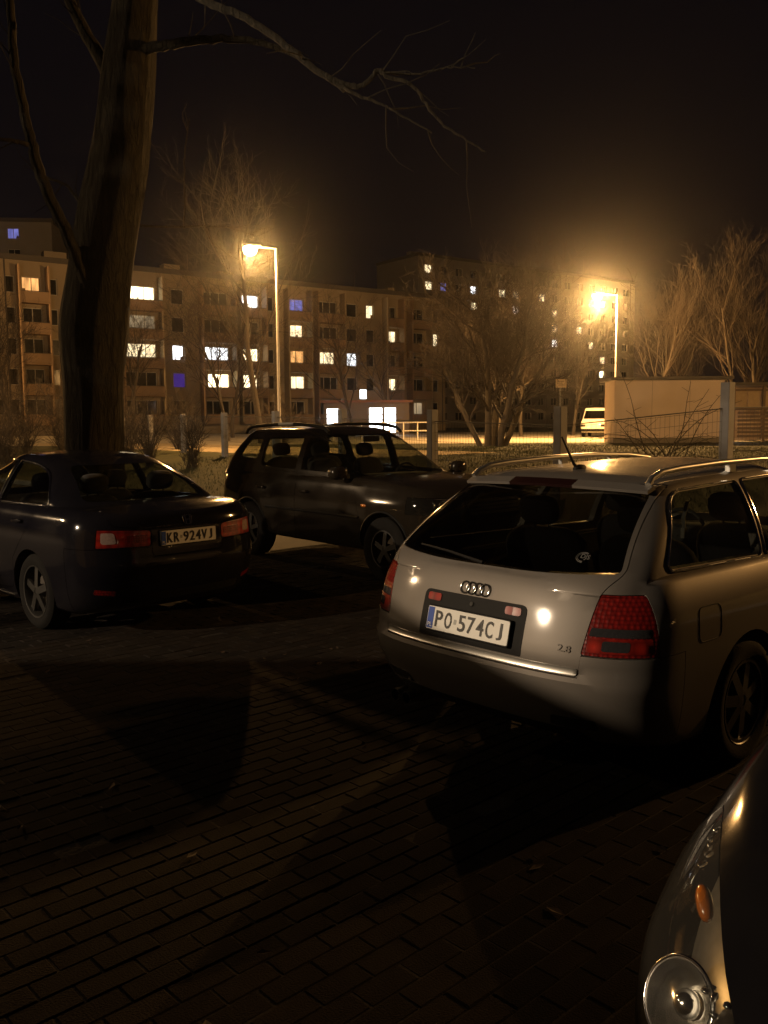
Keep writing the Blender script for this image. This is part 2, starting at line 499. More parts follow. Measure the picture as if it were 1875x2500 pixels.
def wheel(parent, x, y, r, rim_r, wd, spokes, name='wheel', rim=None):
    """alloy rim with spokes; the tyre is its child"""
    sg = 1 if y > 0 else -1
    m = MB()
    m.lathe([(rim_r * .98, -wd * .45), (rim_r, -wd * .48), (rim_r, wd * .48), (rim_r * .95, wd * .47), (rim_r * .90, wd * .30), (rim_r * .90, -wd * .45)], n=36, axis='y', closed=True)
    for k in range(spokes):
        t = 2 * math.pi * k / spokes + .3
        d = Vector((math.cos(t), 0, math.sin(t)))
        h = sg * wd * .30
        m.bar(d * (rim_r * .12) + Vector((0, h + sg * .015, 0)), d * (rim_r * .95) + Vector((0, h, 0)), .024, rim_r * .26, up=Vector((0, 1, 0)).cross(d))
    m.lathe([(0.001, sg * wd * .42), (rim_r * .16, sg * wd * .41), (rim_r * .24, sg * wd * .34), (rim_r * .26, sg * wd * .1)], n=20, axis='y')
    w_ = m.build(name, rim or M_RIM, parent, 35); w_.location = (x, y, r)
    t = MB(); hw = wd / 2; rr = rim_r
    t.lathe([(rr * .97, -hw * .9), (rr + (r - rr) * .45, -hw * 1.06), (r - .022, -hw), (r, -hw * .78), (r, -hw * .30), (r - .008, -hw * .27), (r - .008, -hw * .20), (r, -hw * .17), (r, hw * .17), (r - .008, hw * .20), (r - .008, hw * .27), (r, hw * .30), (r, hw * .78), (r - .022, hw), (rr + (r - rr) * .45, hw * 1.06), (rr * .97, hw * .9)], n=48, axis='y', closed=True)
    t.build('tyre', M_RUBBER, w_, 40)
    b = MB(); b.lathe([(0.001, 0), (rim_r * .62, 0), (rim_r * .62, -sg * .02), (.001, -sg * .02)], n=24, axis='y', c=(0, 0, 0))
    b.build('brake_disc', mat('brake_steel', (.18, .16, .14), rough=.5, metal=.8, var=.3), w_, 40)
    return w_

def seat(parent, x, y, z, wd=.50, h=.62, head=True):
    m = MB()
    m.ellipsoid((x + .28, y, z + .06), (.28, wd / 2, .10), 14, 8, .45)
    bk = MB().ellipsoid((0, 0, h / 2), (.075, wd / 2 * .94, h / 2), 14, 10, .5)
    M = Matrix.Translation((x + .02, y, z + .08)) @ Matrix.Rotation(R(-18), 4, 'Y')
    m.add([M @ Vector(q) for q in bk.v], bk.f)
    s_ = m.build('seat', M_SEAT, parent, 50)
    if head:
        hd = MB().ellipsoid((0, 0, h + .11), (.05, .13, .085), 12, 8, .6)
        for dy in (-.05, .05): hd.tube([(0, dy, h - .03), (0, dy, h + .06)], .007, 6)
        q = MB().add([M @ Vector(v) for v in hd.v], hd.f)
        q.build('headrest', M_SEAT, s_, 50)
    return s_

def plate(parent, M, text, tilt=0.0):
    """white EU plate with blue strip and raised black characters"""
    me = prism(round_poly([(-.26, -.057), (.26, -.057), (.26, .057), (-.26, .057)], .01), 'z', 0, .004, 0)
    p = finish('number_plate', me, [M_PLATE], parent, 30, 'white licence plate reading ' + text); p.matrix_local = M
    b = finish('blue_strip', prism([(-.257, -.053), (-.217, -.053), (-.217, .053), (-.257, .053)], 'z', .0042, .0052, 0), [M_BLUE], p)
    tm = text_mesh('PL', .030, .0006); tm.transform(Matrix.Translation((-.237, -.035, .0060)))
    finish('country_code', tm, [M_PLATE], p)
    for ch, x0 in zip(text.replace(' ', ''), (-.180, -.118, -.028, .030, .088, .146, .208)):
        t = text_mesh(ch, .108, .0008, 1.0, .0012)
        xs = [v.co.x for v in t.vertices]; ys = [v.co.y for v in t.vertices]
        sx = {'J': .030, 'K': .050, 'V': .050}.get(ch, .046) / (max(xs) - min(xs)); sy = .080 / (max(ys) - min(ys))
        t.transform(Matrix.Diagonal((sx, sy, 1, 1)) @ Matrix.Translation((-(max(xs) + min(xs)) / 2, -(max(ys) + min(ys)) / 2, 0)))
        t.transform(Matrix.Translation((x0, 0, .0062)))
        finish('character', t, [M_INK], p)
    MB().tube([(x, y, .002) for x, y in densify(round_poly([(-.264, -.061), (.264, -.061), (.264, .061), (-.264, .061)], .01), .05)], .0045, 6, closed=True).build('plate_frame', M_TRIM, p, 60)
    st = finish('seal_sticker', prism([(-.082, -.012), (-.064, -.012), (-.064, .012), (-.082, .012)], 'z', .0042, .0050, 0), [mat('sticker_grey', (.35, .36, .34), rough=.4)], p)
    return p

def trim_loop(pts, r, name, m, parent, closed=True):
    return MB().tube(pts, r, 6, closed=closed).build(name, m, parent, 60)

def mirror_unit(parent, x, y, z, m_paint, sg):
    m = MB().ellipsoid((0, 0, 0), (.075, .115, .075), 16, 10, .65)
    o = m.build('door_mirror', m_paint, parent, 60); o.location = (x, y + sg * .12, z)
    MB().bar((.0, -sg * .14, -.05), (.0, -sg * .03, -.035), .06, .03).build('mirror_arm', M_TRIM, o)
    g = MB().ellipsoid((-.066, 0, 0), (.012, .098, .06), 14, 8, .6); g.build('mirror_glass', M_CHROME, o, 60)
    return o

class Car:
    def __init__(s, name, loc, yaw, low, green, paint_m, label, cat='car', group=None):
        s.root = empty(name, (loc[0], loc[1], 0), yaw, label, cat, group)
        s.low, s.green, s.paint = low, green, paint_m
        s.lm, s.gm = low.mesh(), green.mesh()
        s.base = boolean(s.lm, s.gm, 'UNION')
        s.gshell = boolean(displaced(s.gm, -.005), displaced(s.gm, -.011), 'DIFFERENCE')
    def cavity(s, x0, x1, hw, z0, zbelt):
        c = s.green.inset(.045).mesh()
        bx = prism([(x0, -hw), (x1, -hw), (x1, hw), (x0, hw)], 'z', z0, zbelt)
        c = boolean(c, bx, 'UNION')
        for p in c.polygons: p.material_index = 1
        s.base = boolean(s.base, c, 'DIFFERENCE')
    def cut(s, me): s.base = boolean(s.base, me, 'DIFFERENCE')
    def arches(s, xs, r, zc, hw=.60):
        ps = []
        for x in xs:
            c = [(x + r * math.cos(t), zc + r * math.sin(t)) for t in np.linspace(0, 2 * math.pi, 40)[:-1]]
            ps += [prism(c, 'y', hw, 1.3), prism(c, 'y', -1.3, -hw)]
        s.cut(join(ps))
    def side_windows(s, polys, names, m_glass, trim=None, tr=.007):
        for poly, nm in zip(polys, names):
            for sg in (1, -1):
                a, b = (.3, 1.3) if sg > 0 else (-1.3, -.3)
                s.cut(prism(poly, 'y', a, b))
                g = boolean(s.gshell, prism(grow(poly, .004), 'y', a, b), 'INTERSECT')
                o = finish(nm, g, [m_glass], s.root, 40)
                if trim:
                    pts = [s.green.side(q[0], q[1], .001, sg) for q in densify(grow(poly, .010), .05)]
                    trim_loop(pts, tr, 'window_trim', trim, o)
    def end_window(s, poly, a, b, name, m_glass, parent=None, trim=None):
        s.cut(prism(poly, 'x', a, b))
        g = boolean(s.gshell, prism(grow(poly, .004), 'x', a, b), 'INTERSECT')
        return finish(name, g, [m_glass], parent or s.root, 40)
    def part(s, name, poly, axis, a, b, mats=None, gap=.004, label=None, parent=None, smooth=30):
        s.base, me = split(s.base, poly, axis, a, b, gap)
        return finish(name, me, mats or [s.paint, M_DARK], parent or s.root, smooth, label)
    def skin(s, name, poly, axis, a, b, mats, out=.0015, th=.012, parent=None, src=None, label=None):
        """thin piece lying on the body surface"""
        src = src or s.lm
        sh = boolean(displaced(src, out), displaced(src, out - th), 'DIFFERENCE')
        me = boolean(sh, prism(poly, axis, a, b), 'INTERSECT')
        return finish(name, me, mats, parent or s.root, 35, label)
    def doors(s, polys, handles, z_split=None):
        for sg in (1, -1):
            for poly, hx in zip(polys, handles):
                a, b = (.56, 1.3) if sg > 0 else (-1.3, -.56)
                d = s.part('door', poly, 'y', a, b)
                hz = hx[1]; p = s.low.side(hx[0], hz, .0, sg)
                h = MB().ellipsoid((0, 0, 0), (.10, .022, .018), 14, 8, .6)
                o = h.build('door_handle', s.paint, d, 60); o.location = p + Vector((0, sg * .012, 0))
    def done(s):
        finish('body', s.base, [s.paint, M_DARK], s.root, 30)
        # underbody tray so that no light leaks through the car
        return s.root

# ================================================================== silver estate car
def build_estate():
    P = paint('silver_paint', (0.185, 0.172, 0.157), metal=0.40, rough=0.50, dirt=0.35)
    low = Shell(
        zb=[(-1.2, .27), (-.8, .24), (-.4, .19), (2.3, .18), (3.0, .21), (3.8, .24)],
        zt=[(-1.1, 1.00), (-.9, 1.015), (.5, 1.01), (1.6, .985), (2.05, .965), (2.6, .90), (3.2, .80), (3.5, .71), (3.75, .62)],
        XR=[(.18, -.86), (.28, -.97), (.40, -1.05), (.52, -1.098), (.575, -1.100), (.605, -1.078), (.64, -1.080), (.72, -1.064), (.80, -1.042), (.88, -1.017), (.94, -.994), (1.00, -.962), (1.03, -.945)],
        XF=[(.18, 3.55), (.30, 3.68), (.45, 3.72), (.60, 3.70), (.75, 3.58), (.9, 3.50)],
        W=[(-1.1, .865), (-.6, .89), (0, .902), (1.4, .905), (2.6, .90), (3.2, .885), (3.75, .84)],
        Sd=[(.18, .92), (.30, .965), (.45, .99), (.62, 1.0), (.80, .995), (.875, .982), (.96, .945), (1.02, .905)],
        cr=.42, nr=3.0, cf=.62, nf=2.5, rt=.035, rb=.05, crown=.035, nlev=18)
    green = Shell(
        zb=[(-2, .93), (3, .93)],
        zt=[(-.6, 1.385), (-.3, 1.412), (.2, 1.435), (.8, 1.447), (1.3, 1.430), (1.6, 1.40), (2.2, 1.36)],
        XR=[(.93, -.995), (1.0, -.955), (1.1, -.855), (1.2, -.735), (1.3, -.60), (1.38, -.49), (1.45, -.38)],
        XF=[(.93, 2.30), (1.0, 2.17), (1.2, 1.80), (1.38, 1.42), (1.45, 1.2)],
        W=[(-1.0, .765), (-.5, .795), (.5, .805), (1.4, .795), (2.2, .76)],
        Sd=[(.93, 1.02), (1.0, 1.0), (1.15, .925), (1.3, .815), (1.40, .72), (1.46, .65)],
        cr=.30, nr=3.2, cf=.55, nf=2.2, rt=.045, rb=.02, crown=.03, nlev=14)
    c = Car('estate_car', (1.186, 4.878), R(42.64), low, green, P,
            'silver estate car with roof rails and aerial, parked beside the dark bonnet')
    c.cavity(-.80, 1.95, .70, .45, .99)
    wins = [round_poly([(-.60, 1.035), (.29, 1.015), (.40, 1.372), (-.30, 1.352)], [.05, .03, .03, .10]),
            round_poly([(.36, 1.013), (1.10, 1.00), (1.08, 1.385), (.47, 1.375)], .03),
            round_poly([(1.17, .998), (1.98, .985), (1.46, 1.345), (1.15, 1.385)], [.03, .05, .06, .03])]
    c.side_windows(wins, ['quarter_window', 'door_window', 'door_window'], G_CAR, M_CHROME)
    c.end_window(round_poly([(-.62, 1.01), (.62, 1.01), (.50, 1.365), (-.50, 1.365)], .06), 1.0, 4, 'windscreen', G_CAR)
    rw = round_poly([(-.690, 1.030), (-.30, 1.008), (.30, 1.008), (.690, 1.030), (.566, 1.372), (-.566, 1.372)], [.03, .2, .2, .03, .04, .04])
    rear_glass = c.end_window(rw, -3, -.12, 'rear_window', G_DARK)
    c.arches((0.0, 2.76), .365, .315)
    # doors
    dd = [round_poly([(.38, .60), (.30, .45), (.42, .30), (1.13, .28), (1.13, .992), (.34, 1.006)], .05),
          round_poly([(1.14, .28), (2.30, .28), (2.34, .60), (2.12, .952), (1.14, .990)], .05)]
    c.doors(dd, [(.52, .86), (1.30, .85)])
    # tail lamps, wrapped round the corners
    for sg in (1, -1):
        poly = round_poly([(.612, .690), (1.1, .690), (1.1, .945), (.645, .945)], [.012, 0, 0, .012])
        poly = poly if sg > 0 else mirror_y(poly)
        tl = c.part('tail_light', poly, 'x', -3, -.80, [M_RED, M_DARK])
        def sub(nm, q, m, out):
            q = q if sg > 0 else mirror_y(q)
            c.skin(nm, q, 'x', -3, -.825, [m], out=out, th=.006, parent=tl)
        sub('reverse_lens', round_poly([(.632, .772), (.842, .772), (.842, .808), (.637, .808)], .006), M_SMOKE, .0012)
        sub('brake_lens', round_poly([(.628, .703), (.852, .703), (.852, .766), (.636, .766)], .008), M_RED2, .0012)
        sub('fog_lens', round_poly([(.69, .712), (.79, .712), (.79, .756), (.69, .756)], .012), M_SMOKE, .0025)
    # rear bumper
    bp = round_poly([(-1.2, .1), (1.2, .1), (1.2, .682), (.612, .682), (.606, .586), (-.606, .586), (-.612, .682), (-1.2, .682)], 0)
    bump = c.part('rear_bumper', bp, 'x', -3, -.62)
    c.skin('bumper_slot', round_poly([(-.62, .275), (.62, .275), (.56, .325), (-.56, .325)], .02), 'x', -3, -.7, [M_TRIM], out=.002, th=.01, parent=bump)
    for sg in (1, -1):
        q = round_poly([(.44, .335), (.66, .335), (.66, .39), (.46, .39)], .015)
        c.skin('rear_reflector', q if sg > 0 else mirror_y(q), 'x', -3, -.7, [M_SMOKE], out=.002, th=.01, parent=bump)
    ex = MB()
    for dy in (.0, .085): ex.lathe([(.030, -.12), (.034, -.12), (.034, .1), (.030, .1)], 18, 'x', c=(-.88, .50 + dy, .235), closed=True)
    ex.build('exhaust_tip', M_CHROME, c.root, 40)
    # tailgate
    tg = round_poly([(-.604, .592), (.604, .592), (.640, .95), (.704, 1.035), (.580, 1.392), (-.580, 1.392), (-.704, 1.035), (-.640, .95)], [.02, .02, .05, .03, .03, .03, .03, .05])
    gate = c.part('tailgate', tg, 'x', -3, -.14, label='silver tailgate with four linked rings')
    rear_glass.parent = gate
    # black plate panel
    c.skin('plate_panel', round_poly([(-.325, .635), (.325, .635), (.325, .862), (-.325, .862)], [.01, .01, .035, .035]), 'x', -3, -.8, [M_TRIM], out=.002, th=.01, parent=gate)
    for sg in (1, -1):
        q = round_poly([(.205, .812), (.295, .812), (.295, .848), (.205, .848)], .012)
        c.skin('reflector', q if sg > 0 else mirror_y(q), 'x', -3, -.8, [M_RED2], out=.006, th=.008, parent=gate)
    lk = MB().lathe([(.001, .006), (.010, .006), (.012, 0), (.012, -.004)], 16, 'z'); o = lk.build('lock', M_CHROME, gate, 40)
    o.matrix_local = low.rear_matrix(0, .825, .004)
    pm = low.rear_matrix(0, .727, .014)
    plate(c.root, pm, 'PO 574CJ')
    c.skin('sill_strip', round_poly([(-.600, .597), (.600, .597), (.603, .628), (-.603, .628)], .008), 'x', -3, -.8, [M_SATIN], out=.006, th=.01, parent=gate)
    # four linked rings
    for k in range(4):
        rg = MB(); rr = .0285
        rg.tube([(rr * math.cos(t), rr * math.sin(t), 0) for t in np.linspace(0, 2 * math.pi, 29)[:-1]], .0046, 8, closed=True)
        o = rg.build('emblem_ring', M_CHROME, gate, 60); o.matrix_local = low.rear_matrix(.0637 - k * .0425, .897, .005 + .002 * (k % 2))
    t = text_mesh('2.8', .044, .0018, 1.2)
    o = finish('badge', t, [M_CHROME], gate); o.matrix_local = low.rear_matrix(-.535, .705, .003)
    # round sticker on the rear window
    stn = green.rear_matrix(-.50, 1.085, .004)
    me = MB()
    for q in (.030, .024):
        me.tube([(q * 1.15 * math.cos(t), q * math.sin(t), 0) for t in np.linspace(math.pi * .35, math.pi * 1.55, 16)], .0012, 4)
    st = me.build('sticker', mat('sticker_pale', (.16, .16, .155), rough=.5), rear_glass, 40); st.matrix_local = stn
    t = text_mesh('DJS', .036, .0005, .9); o = finish('sticker_lettering', t, [MATS['sticker_pale']], st); o.location = (.008, .004, .001)
    # spoiler lip over the rear window with brake light
    def lip(y0, y1, m, nm):
        b = MB(); ys = np.linspace(y0, y1, 15); n = len(ys)
        for y in ys:
            e = (abs(y) / .60) ** 2
            x = -.475 + .10 * e; z = 1.412 - .020 * e
            b.v += [(x, y, z), (x - .055, y, z - .026), (x - .050, y, z - .040), (x + .02, y, z - .02)]
        for i in range(n - 1):
            for j in range(4): b.f.append((i * 4 + j, i * 4 + (j + 1) % 4, i * 4 + 4 + (j + 1) % 4, i * 4 + 4 + j))
        b.f += [(0, 1, 2, 3), tuple(4 * (n - 1) + j for j in range(4))]
        return b.build(nm, m, gate, 40)
    lip(.20, .575, P, 'spoiler'); lip(-.575, -.20, P, 'spoiler'); lip(-.198, .198, mat('smoked_red', (.012, .003, .003), rough=.5, spec=.1), 'brake_light')
    # rear wiper
    b = MB(); a0 = green.rear(.0, 1.02, .02); b.tube([a0, green.rear(.25, 1.05, .03), green.rear(.48, 1.06, .022)], [.009, .007, .005], 6)
    b.build('rear_wiper', M_TRIM, gate, 50)
    # roof rails
    for sg in (1, -1):
        pts = [(-.40, .555, 1.395), (-.36, .55, 1.425), (-.27, .548, 1.450), (-.1, .548, 1.462), (.3, .55, 1.475), (.8, .552, 1.480), (1.2, .55, 1.468), (1.45, .547, 1.443), (1.54, .545, 1.418), (1.57, .545, 1.395)]
        pp = densify(pts, .05, False)
        rl = MB().tube([(a, sg * b_, z) for a, b_, z in pp], .017, 8).build('roof_rail', M_SATIN, c.root, 60)
        for x in (.45, 1.0): MB().box((x, sg * .55, 1.448), (.07, .026, .05)).build('rail_foot', M_SATIN, rl)
    # aerial
    b = MB(); b.tube([(-.17, 0, 1.44), (-.22, 0, 1.475), (-.33, 0, 1.62)], [.012, .008, .0045], 8)
    an = b.build('aerial', M_TRIM, c.root, 60); MB().ellipsoid((-.165, 0, 1.448), (.05, .026, .022), 12, 8, .9).build('aerial_base', M_TRIM, an, 60)
    # fuel flap seams
    fl = [low.side(x, z, .0005, -1) for x, z in densify(round_poly([(-.50, .70), (-.30, .70), (-.30, .86), (-.50, .86)], .04), .03)]
    trim_loop(fl, .0022, 'fuel_flap', M_DARK, c.root)
    # side rubbing strips and sills
    for sg in (1, -1):
        mirror_unit(c.root, 1.93, sg * .80, 1.02, P, sg)
        MB().tube([low.side(x, .56, .006, sg) for x in np.linspace(.36, 2.36, 18)], .012, 6).build('rubbing_strip', M_TRIM, c.root, 60)
    # front end
    for sg in (1, -1):
        q = round_poly([(.42, .56), (.98, .58), (.98, .72), (.46, .70)], .02); q = q if sg > 0 else mirror_y(q)
        c.part('headlight', q, 'x', 3.22, 5, [G_CLEAR, M_SMOKE])
    gr = c.skin('grille', round_poly([(-.34, .52), (.34, .52), (.40, .68), (-.40, .68)], .03), 'x', 3.0, 5, [M_TRIM], out=.003, th=.02)
    for z in (.55, .58, .61, .64): MB().tube([low.front(y, z, .006) for y in np.linspace(-.33, .33, 9)], .004, 5).build('grille_bar', M_CHROME, gr)
    for x in (0.0, 2.76):
        for sg in (1, -1): wheel(c.root, x, sg * .785, .318, .215, .205, 7)
    for y in (-.36, .36): seat(c.root, 1.05, y, .42)
    seat(c.root, .12, -.33, .42, .62); seat(c.root, .12, .33, .42, .62)
    MB().tube([(1.62, .36 + .18 * math.cos(t), .90 + .17 * math.sin(t)) for t in np.linspace(0, 6.283, 25)[:-1]], .014, 6, closed=True).build('steering_wheel', M_DARK, c.root)
    MB().ellipsoid((1.80, 0, .86), (.24, .69, .11), 16, 8, .4).build('dashboard', M_DARK, c.root, 50)
    # pale belt buckle hanging in the load bay
    b = MB().tube([(-.10, -.60, 1.30), (-.12, -.59, 1.22), (-.10, -.585, 1.16)], .012, 4)
    b.box((-.10, -.585, 1.14), (.03, .02, .05)); b.build('seat_belt', mat('belt_grey', (.30, .29, .26), rough=.8), c.root)
    c.done(); return c

# ================================================================== black saloon
def build_saloon():
    P = paint('black_paint', (0.006, 0.006, 0.009), metal=0.0, rough=0.4, dirt=0.03)
    low = Shell(
        zb=[(-1.2, .26), (-.6, .20), (2.3, .18), (3.7, .22)],
        zt=[(-1.1, .985), (-.9, 1.010), (-.5, 1.035), (.2, 1.03), (1.2, 1.005), (2.0, .975), (2.6, .91), (3.2, .80), (3.5, .70), (3.7, .62)],
        XR=[(.18, -.84), (.30, -.95), (.45, -1.02), (.58, -1.045), (.66, -1.035), (.74, -1.025), (.88, -1.02), (.97, -.995), (1.02, -.955)],
        XF=[(.18, 3.50), (.30, 3.60), (.45, 3.63), (.60, 3.61), (.72, 3.52), (.9, 3.45)],
        W=[(-1.05, .83), (-.5, .868), (.3, .88), (2.4, .88), (3.1, .86), (3.65, .81)],
        Sd=[(.18, .93), (.35, .975), (.55, .995), (.72, 1.0), (.88, .985), (.97, .955), (1.04, .90)],
        cr=.45, nr=2.6, cf=.65, nf=2.3, rt=.05, rb=.05, crown=.03, nlev=16)
    green = Shell(
        zb=[(-2, .95), (3, .95)],
        zt=[(-.7, 1.20), (-.1, 1.355), (.4, 1.415), (.9, 1.435), (1.3, 1.420), (1.7, 1.37), (2.3, 1.30)],
        XR=[(.95, -.72), (1.03, -.60), (1.12, -.46), (1.25, -.20), (1.36, .10), (1.44, .40)],
        XF=[(.95, 2.35), (1.03, 2.17), (1.20, 1.78), (1.36, 1.38), (1.44, 1.15)],
        W=[(-.7, .715), (0, .755), (.8, .76), (1.5, .75), (2.2, .71)],
        Sd=[(.95, 1.02), (1.03, 1.0), (1.15, .925), (1.3, .81), (1.40, .71), (1.46, .64)],
        cr=.45, nr=2.6, cf=.55, nf=2.2, rt=.05, rb=.02, crown=.025, nlev=14)
    c = Car('saloon_car', (-2.33, 7.825), R(135.68), low, green, P,
            'black saloon car parked in front of the thick tree trunk')
    c.cavity(-.25, 1.95, .68, .45, 1.01)
    wins = [round_poly([(-.13, 1.045), (.80, 1.035), (.78, 1.372), (.42, 1.352), (.10, 1.27)], [.04, .02, .02, .12, .14]),
            round_poly([(.87, 1.034), (1.88, 1.012), (1.45, 1.305), (1.20, 1.368), (.85, 1.376)], [.02, .05, .05, .06, .02])]
    c.side_windows(wins, ['door_window', 'door_window'], G_CAR, M_CHROME, .009)
    c.end_window(round_poly([(-.58, 1.04), (.58, 1.04), (.46, 1.345), (-.46, 1.345)], .06), 1.0, 4, 'windscreen', G_CAR)
    c.end_window(round_poly([(-.60, 1.07), (.60, 1.07), (.44, 1.345), (-.44, 1.345)], .07), -3, .6, 'rear_window', G_CAR)
    c.arches((0.0, 2.67), .36, .315)
    dd = [round_poly([(.36, .55), (.32, .42), (.42, .30), (.83, .28), (.83, 1.026), (-.10, 1.034), (.10, .80)], .05),
          round_poly([(.84, .28), (2.22, .28), (2.26, .60), (2.05, .965), (.84, 1.024)], .05)]
    c.doors(dd, [(.22, .90), (.98, .88)])
    for sg in (1, -1):
        poly = round_poly([(.335, .745), (1.1, .750), (1.1, .905), (.335, .865)], [.03, 0, 0, .03])
        poly = poly if sg > 0 else mirror_y(poly)
        tl = c.part('tail_light', poly, 'x', -3, -.86, [M_RED2, M_DARK])
        q = round_poly([(.60, .775), (.70, .775), (.70, .865), (.61, .86)], .02)
        c.skin('indicator_lens', q if sg > 0 else mirror_y(q), 'x', -3, -.88, [M_CLEARISH], out=.0015, th=.006, parent=tl)  # indicator lens, its pale colour imitating whitish reflections
        q = round_poly([(.36, .775), (.54, .775), (.54, .84), (.36, .835)], .02)
        c.skin('brake_lens', q if sg > 0 else mirror_y(q), 'x', -3, -.88, [M_RED], out=.0015, th=.006, parent=tl)
    bump = c.part('rear_bumper', round_poly([(-1.2, .1), (1.2, .1), (1.2, .738), (.34, .732), (.33, .655), (-.33, .655), (-.34, .732), (-1.2, .738)], 0), 'x', -3, -.60)
    c.skin('bumper_slot', round_poly([(-.55, .29), (.55, .29), (.55, .36), (-.55, .36)], .02), 'x', -3, -.7, [M_TRIM], out=.002, th=.01, parent=bump)
    for sg in (1, -1):
        q = round_poly([(.60, .36), (.74, .38), (.74, .42), (.60, .40)], .01)
        c.skin('rear_reflector', q if sg > 0 else mirror_y(q), 'x', -3, -.6, [M_RED], out=.002, th=.01, parent=bump)
    lid = c.part('boot_lid', round_poly([(-.326, .662), (.326, .662), (.328, .875), (.62, .915), (.64, .985), (.56, 1.2), (-.56, 1.2), (-.64, .985), (-.62, .915), (-.328, .875)], .03), 'x', -3, -.74)
    plate(c.root, low.rear_matrix(0, .795, .008), 'KR 924VJ')
    # emblem: letter H in a rounded frame
    fr = MB().tube([(a, b_, 0) for a, b_ in densify(round_poly([(-.034, -.036), (.034, -.036), (.044, .036), (-.044, .036)], .02), .01)], .0035, 6, closed=True)
    fr.bar((-.017, -.034, .001), (-.024, .034, .001), .010, .005); fr.bar((.017, -.034, .001), (.024, .034, .001), .010, .005); fr.bar((-.02, 0, .001), (.02, 0, .001), .009, .005, up=(0, 0, 1))
    o = fr.build('emblem', M_CHROME, lid, 50); o.matrix_local = low.rear_matrix(0, .925, .005)
    for sg in (1, -1):
        mirror_unit(c.root, 1.85, sg * .76, 1.04, P, sg)
        q = round_poly([(.40, .58), (.98, .60), (.98, .74), (.44, .70)], .02)
        c.part('headlight', q if sg > 0 else mirror_y(q), 'x', 3.10, 5, [G_CLEAR, M_SMOKE])
        MB().tube([low.side(x, .235, .004, sg) for x in np.linspace(.40, 2.26, 16)], .010, 6).build('sill_strip', M_CHROME, c.root, 60)
    c.skin('grille', round_poly([(-.32, .54), (.32, .54), (.34, .66), (-.34, .66)], .03), 'x', 3.0, 5, [M_TRIM], out=.003, th=.02)
    for x in (0.0, 2.67):
        for sg in (1, -1): wheel(c.root, x, sg * .745, .315, .222, .205, 5)
    for y in (-.35, .35): seat(c.root, 1.0, y, .40)
    seat(c.root, .12, -.32, .42, .60); seat(c.root, .12, .32, .42, .60)
    MB().ellipsoid((1.80, 0, .88), (.24, .66, .11), 16, 8, .4).build('dashboard', M_DARK, c.root, 50)
    MB().ellipsoid((-.33, 0, 1.02), (.28, .60, .02), 16, 6, .5).build('parcel_shelf', M_SEAT, c.root, 50)
    c.done(); return c

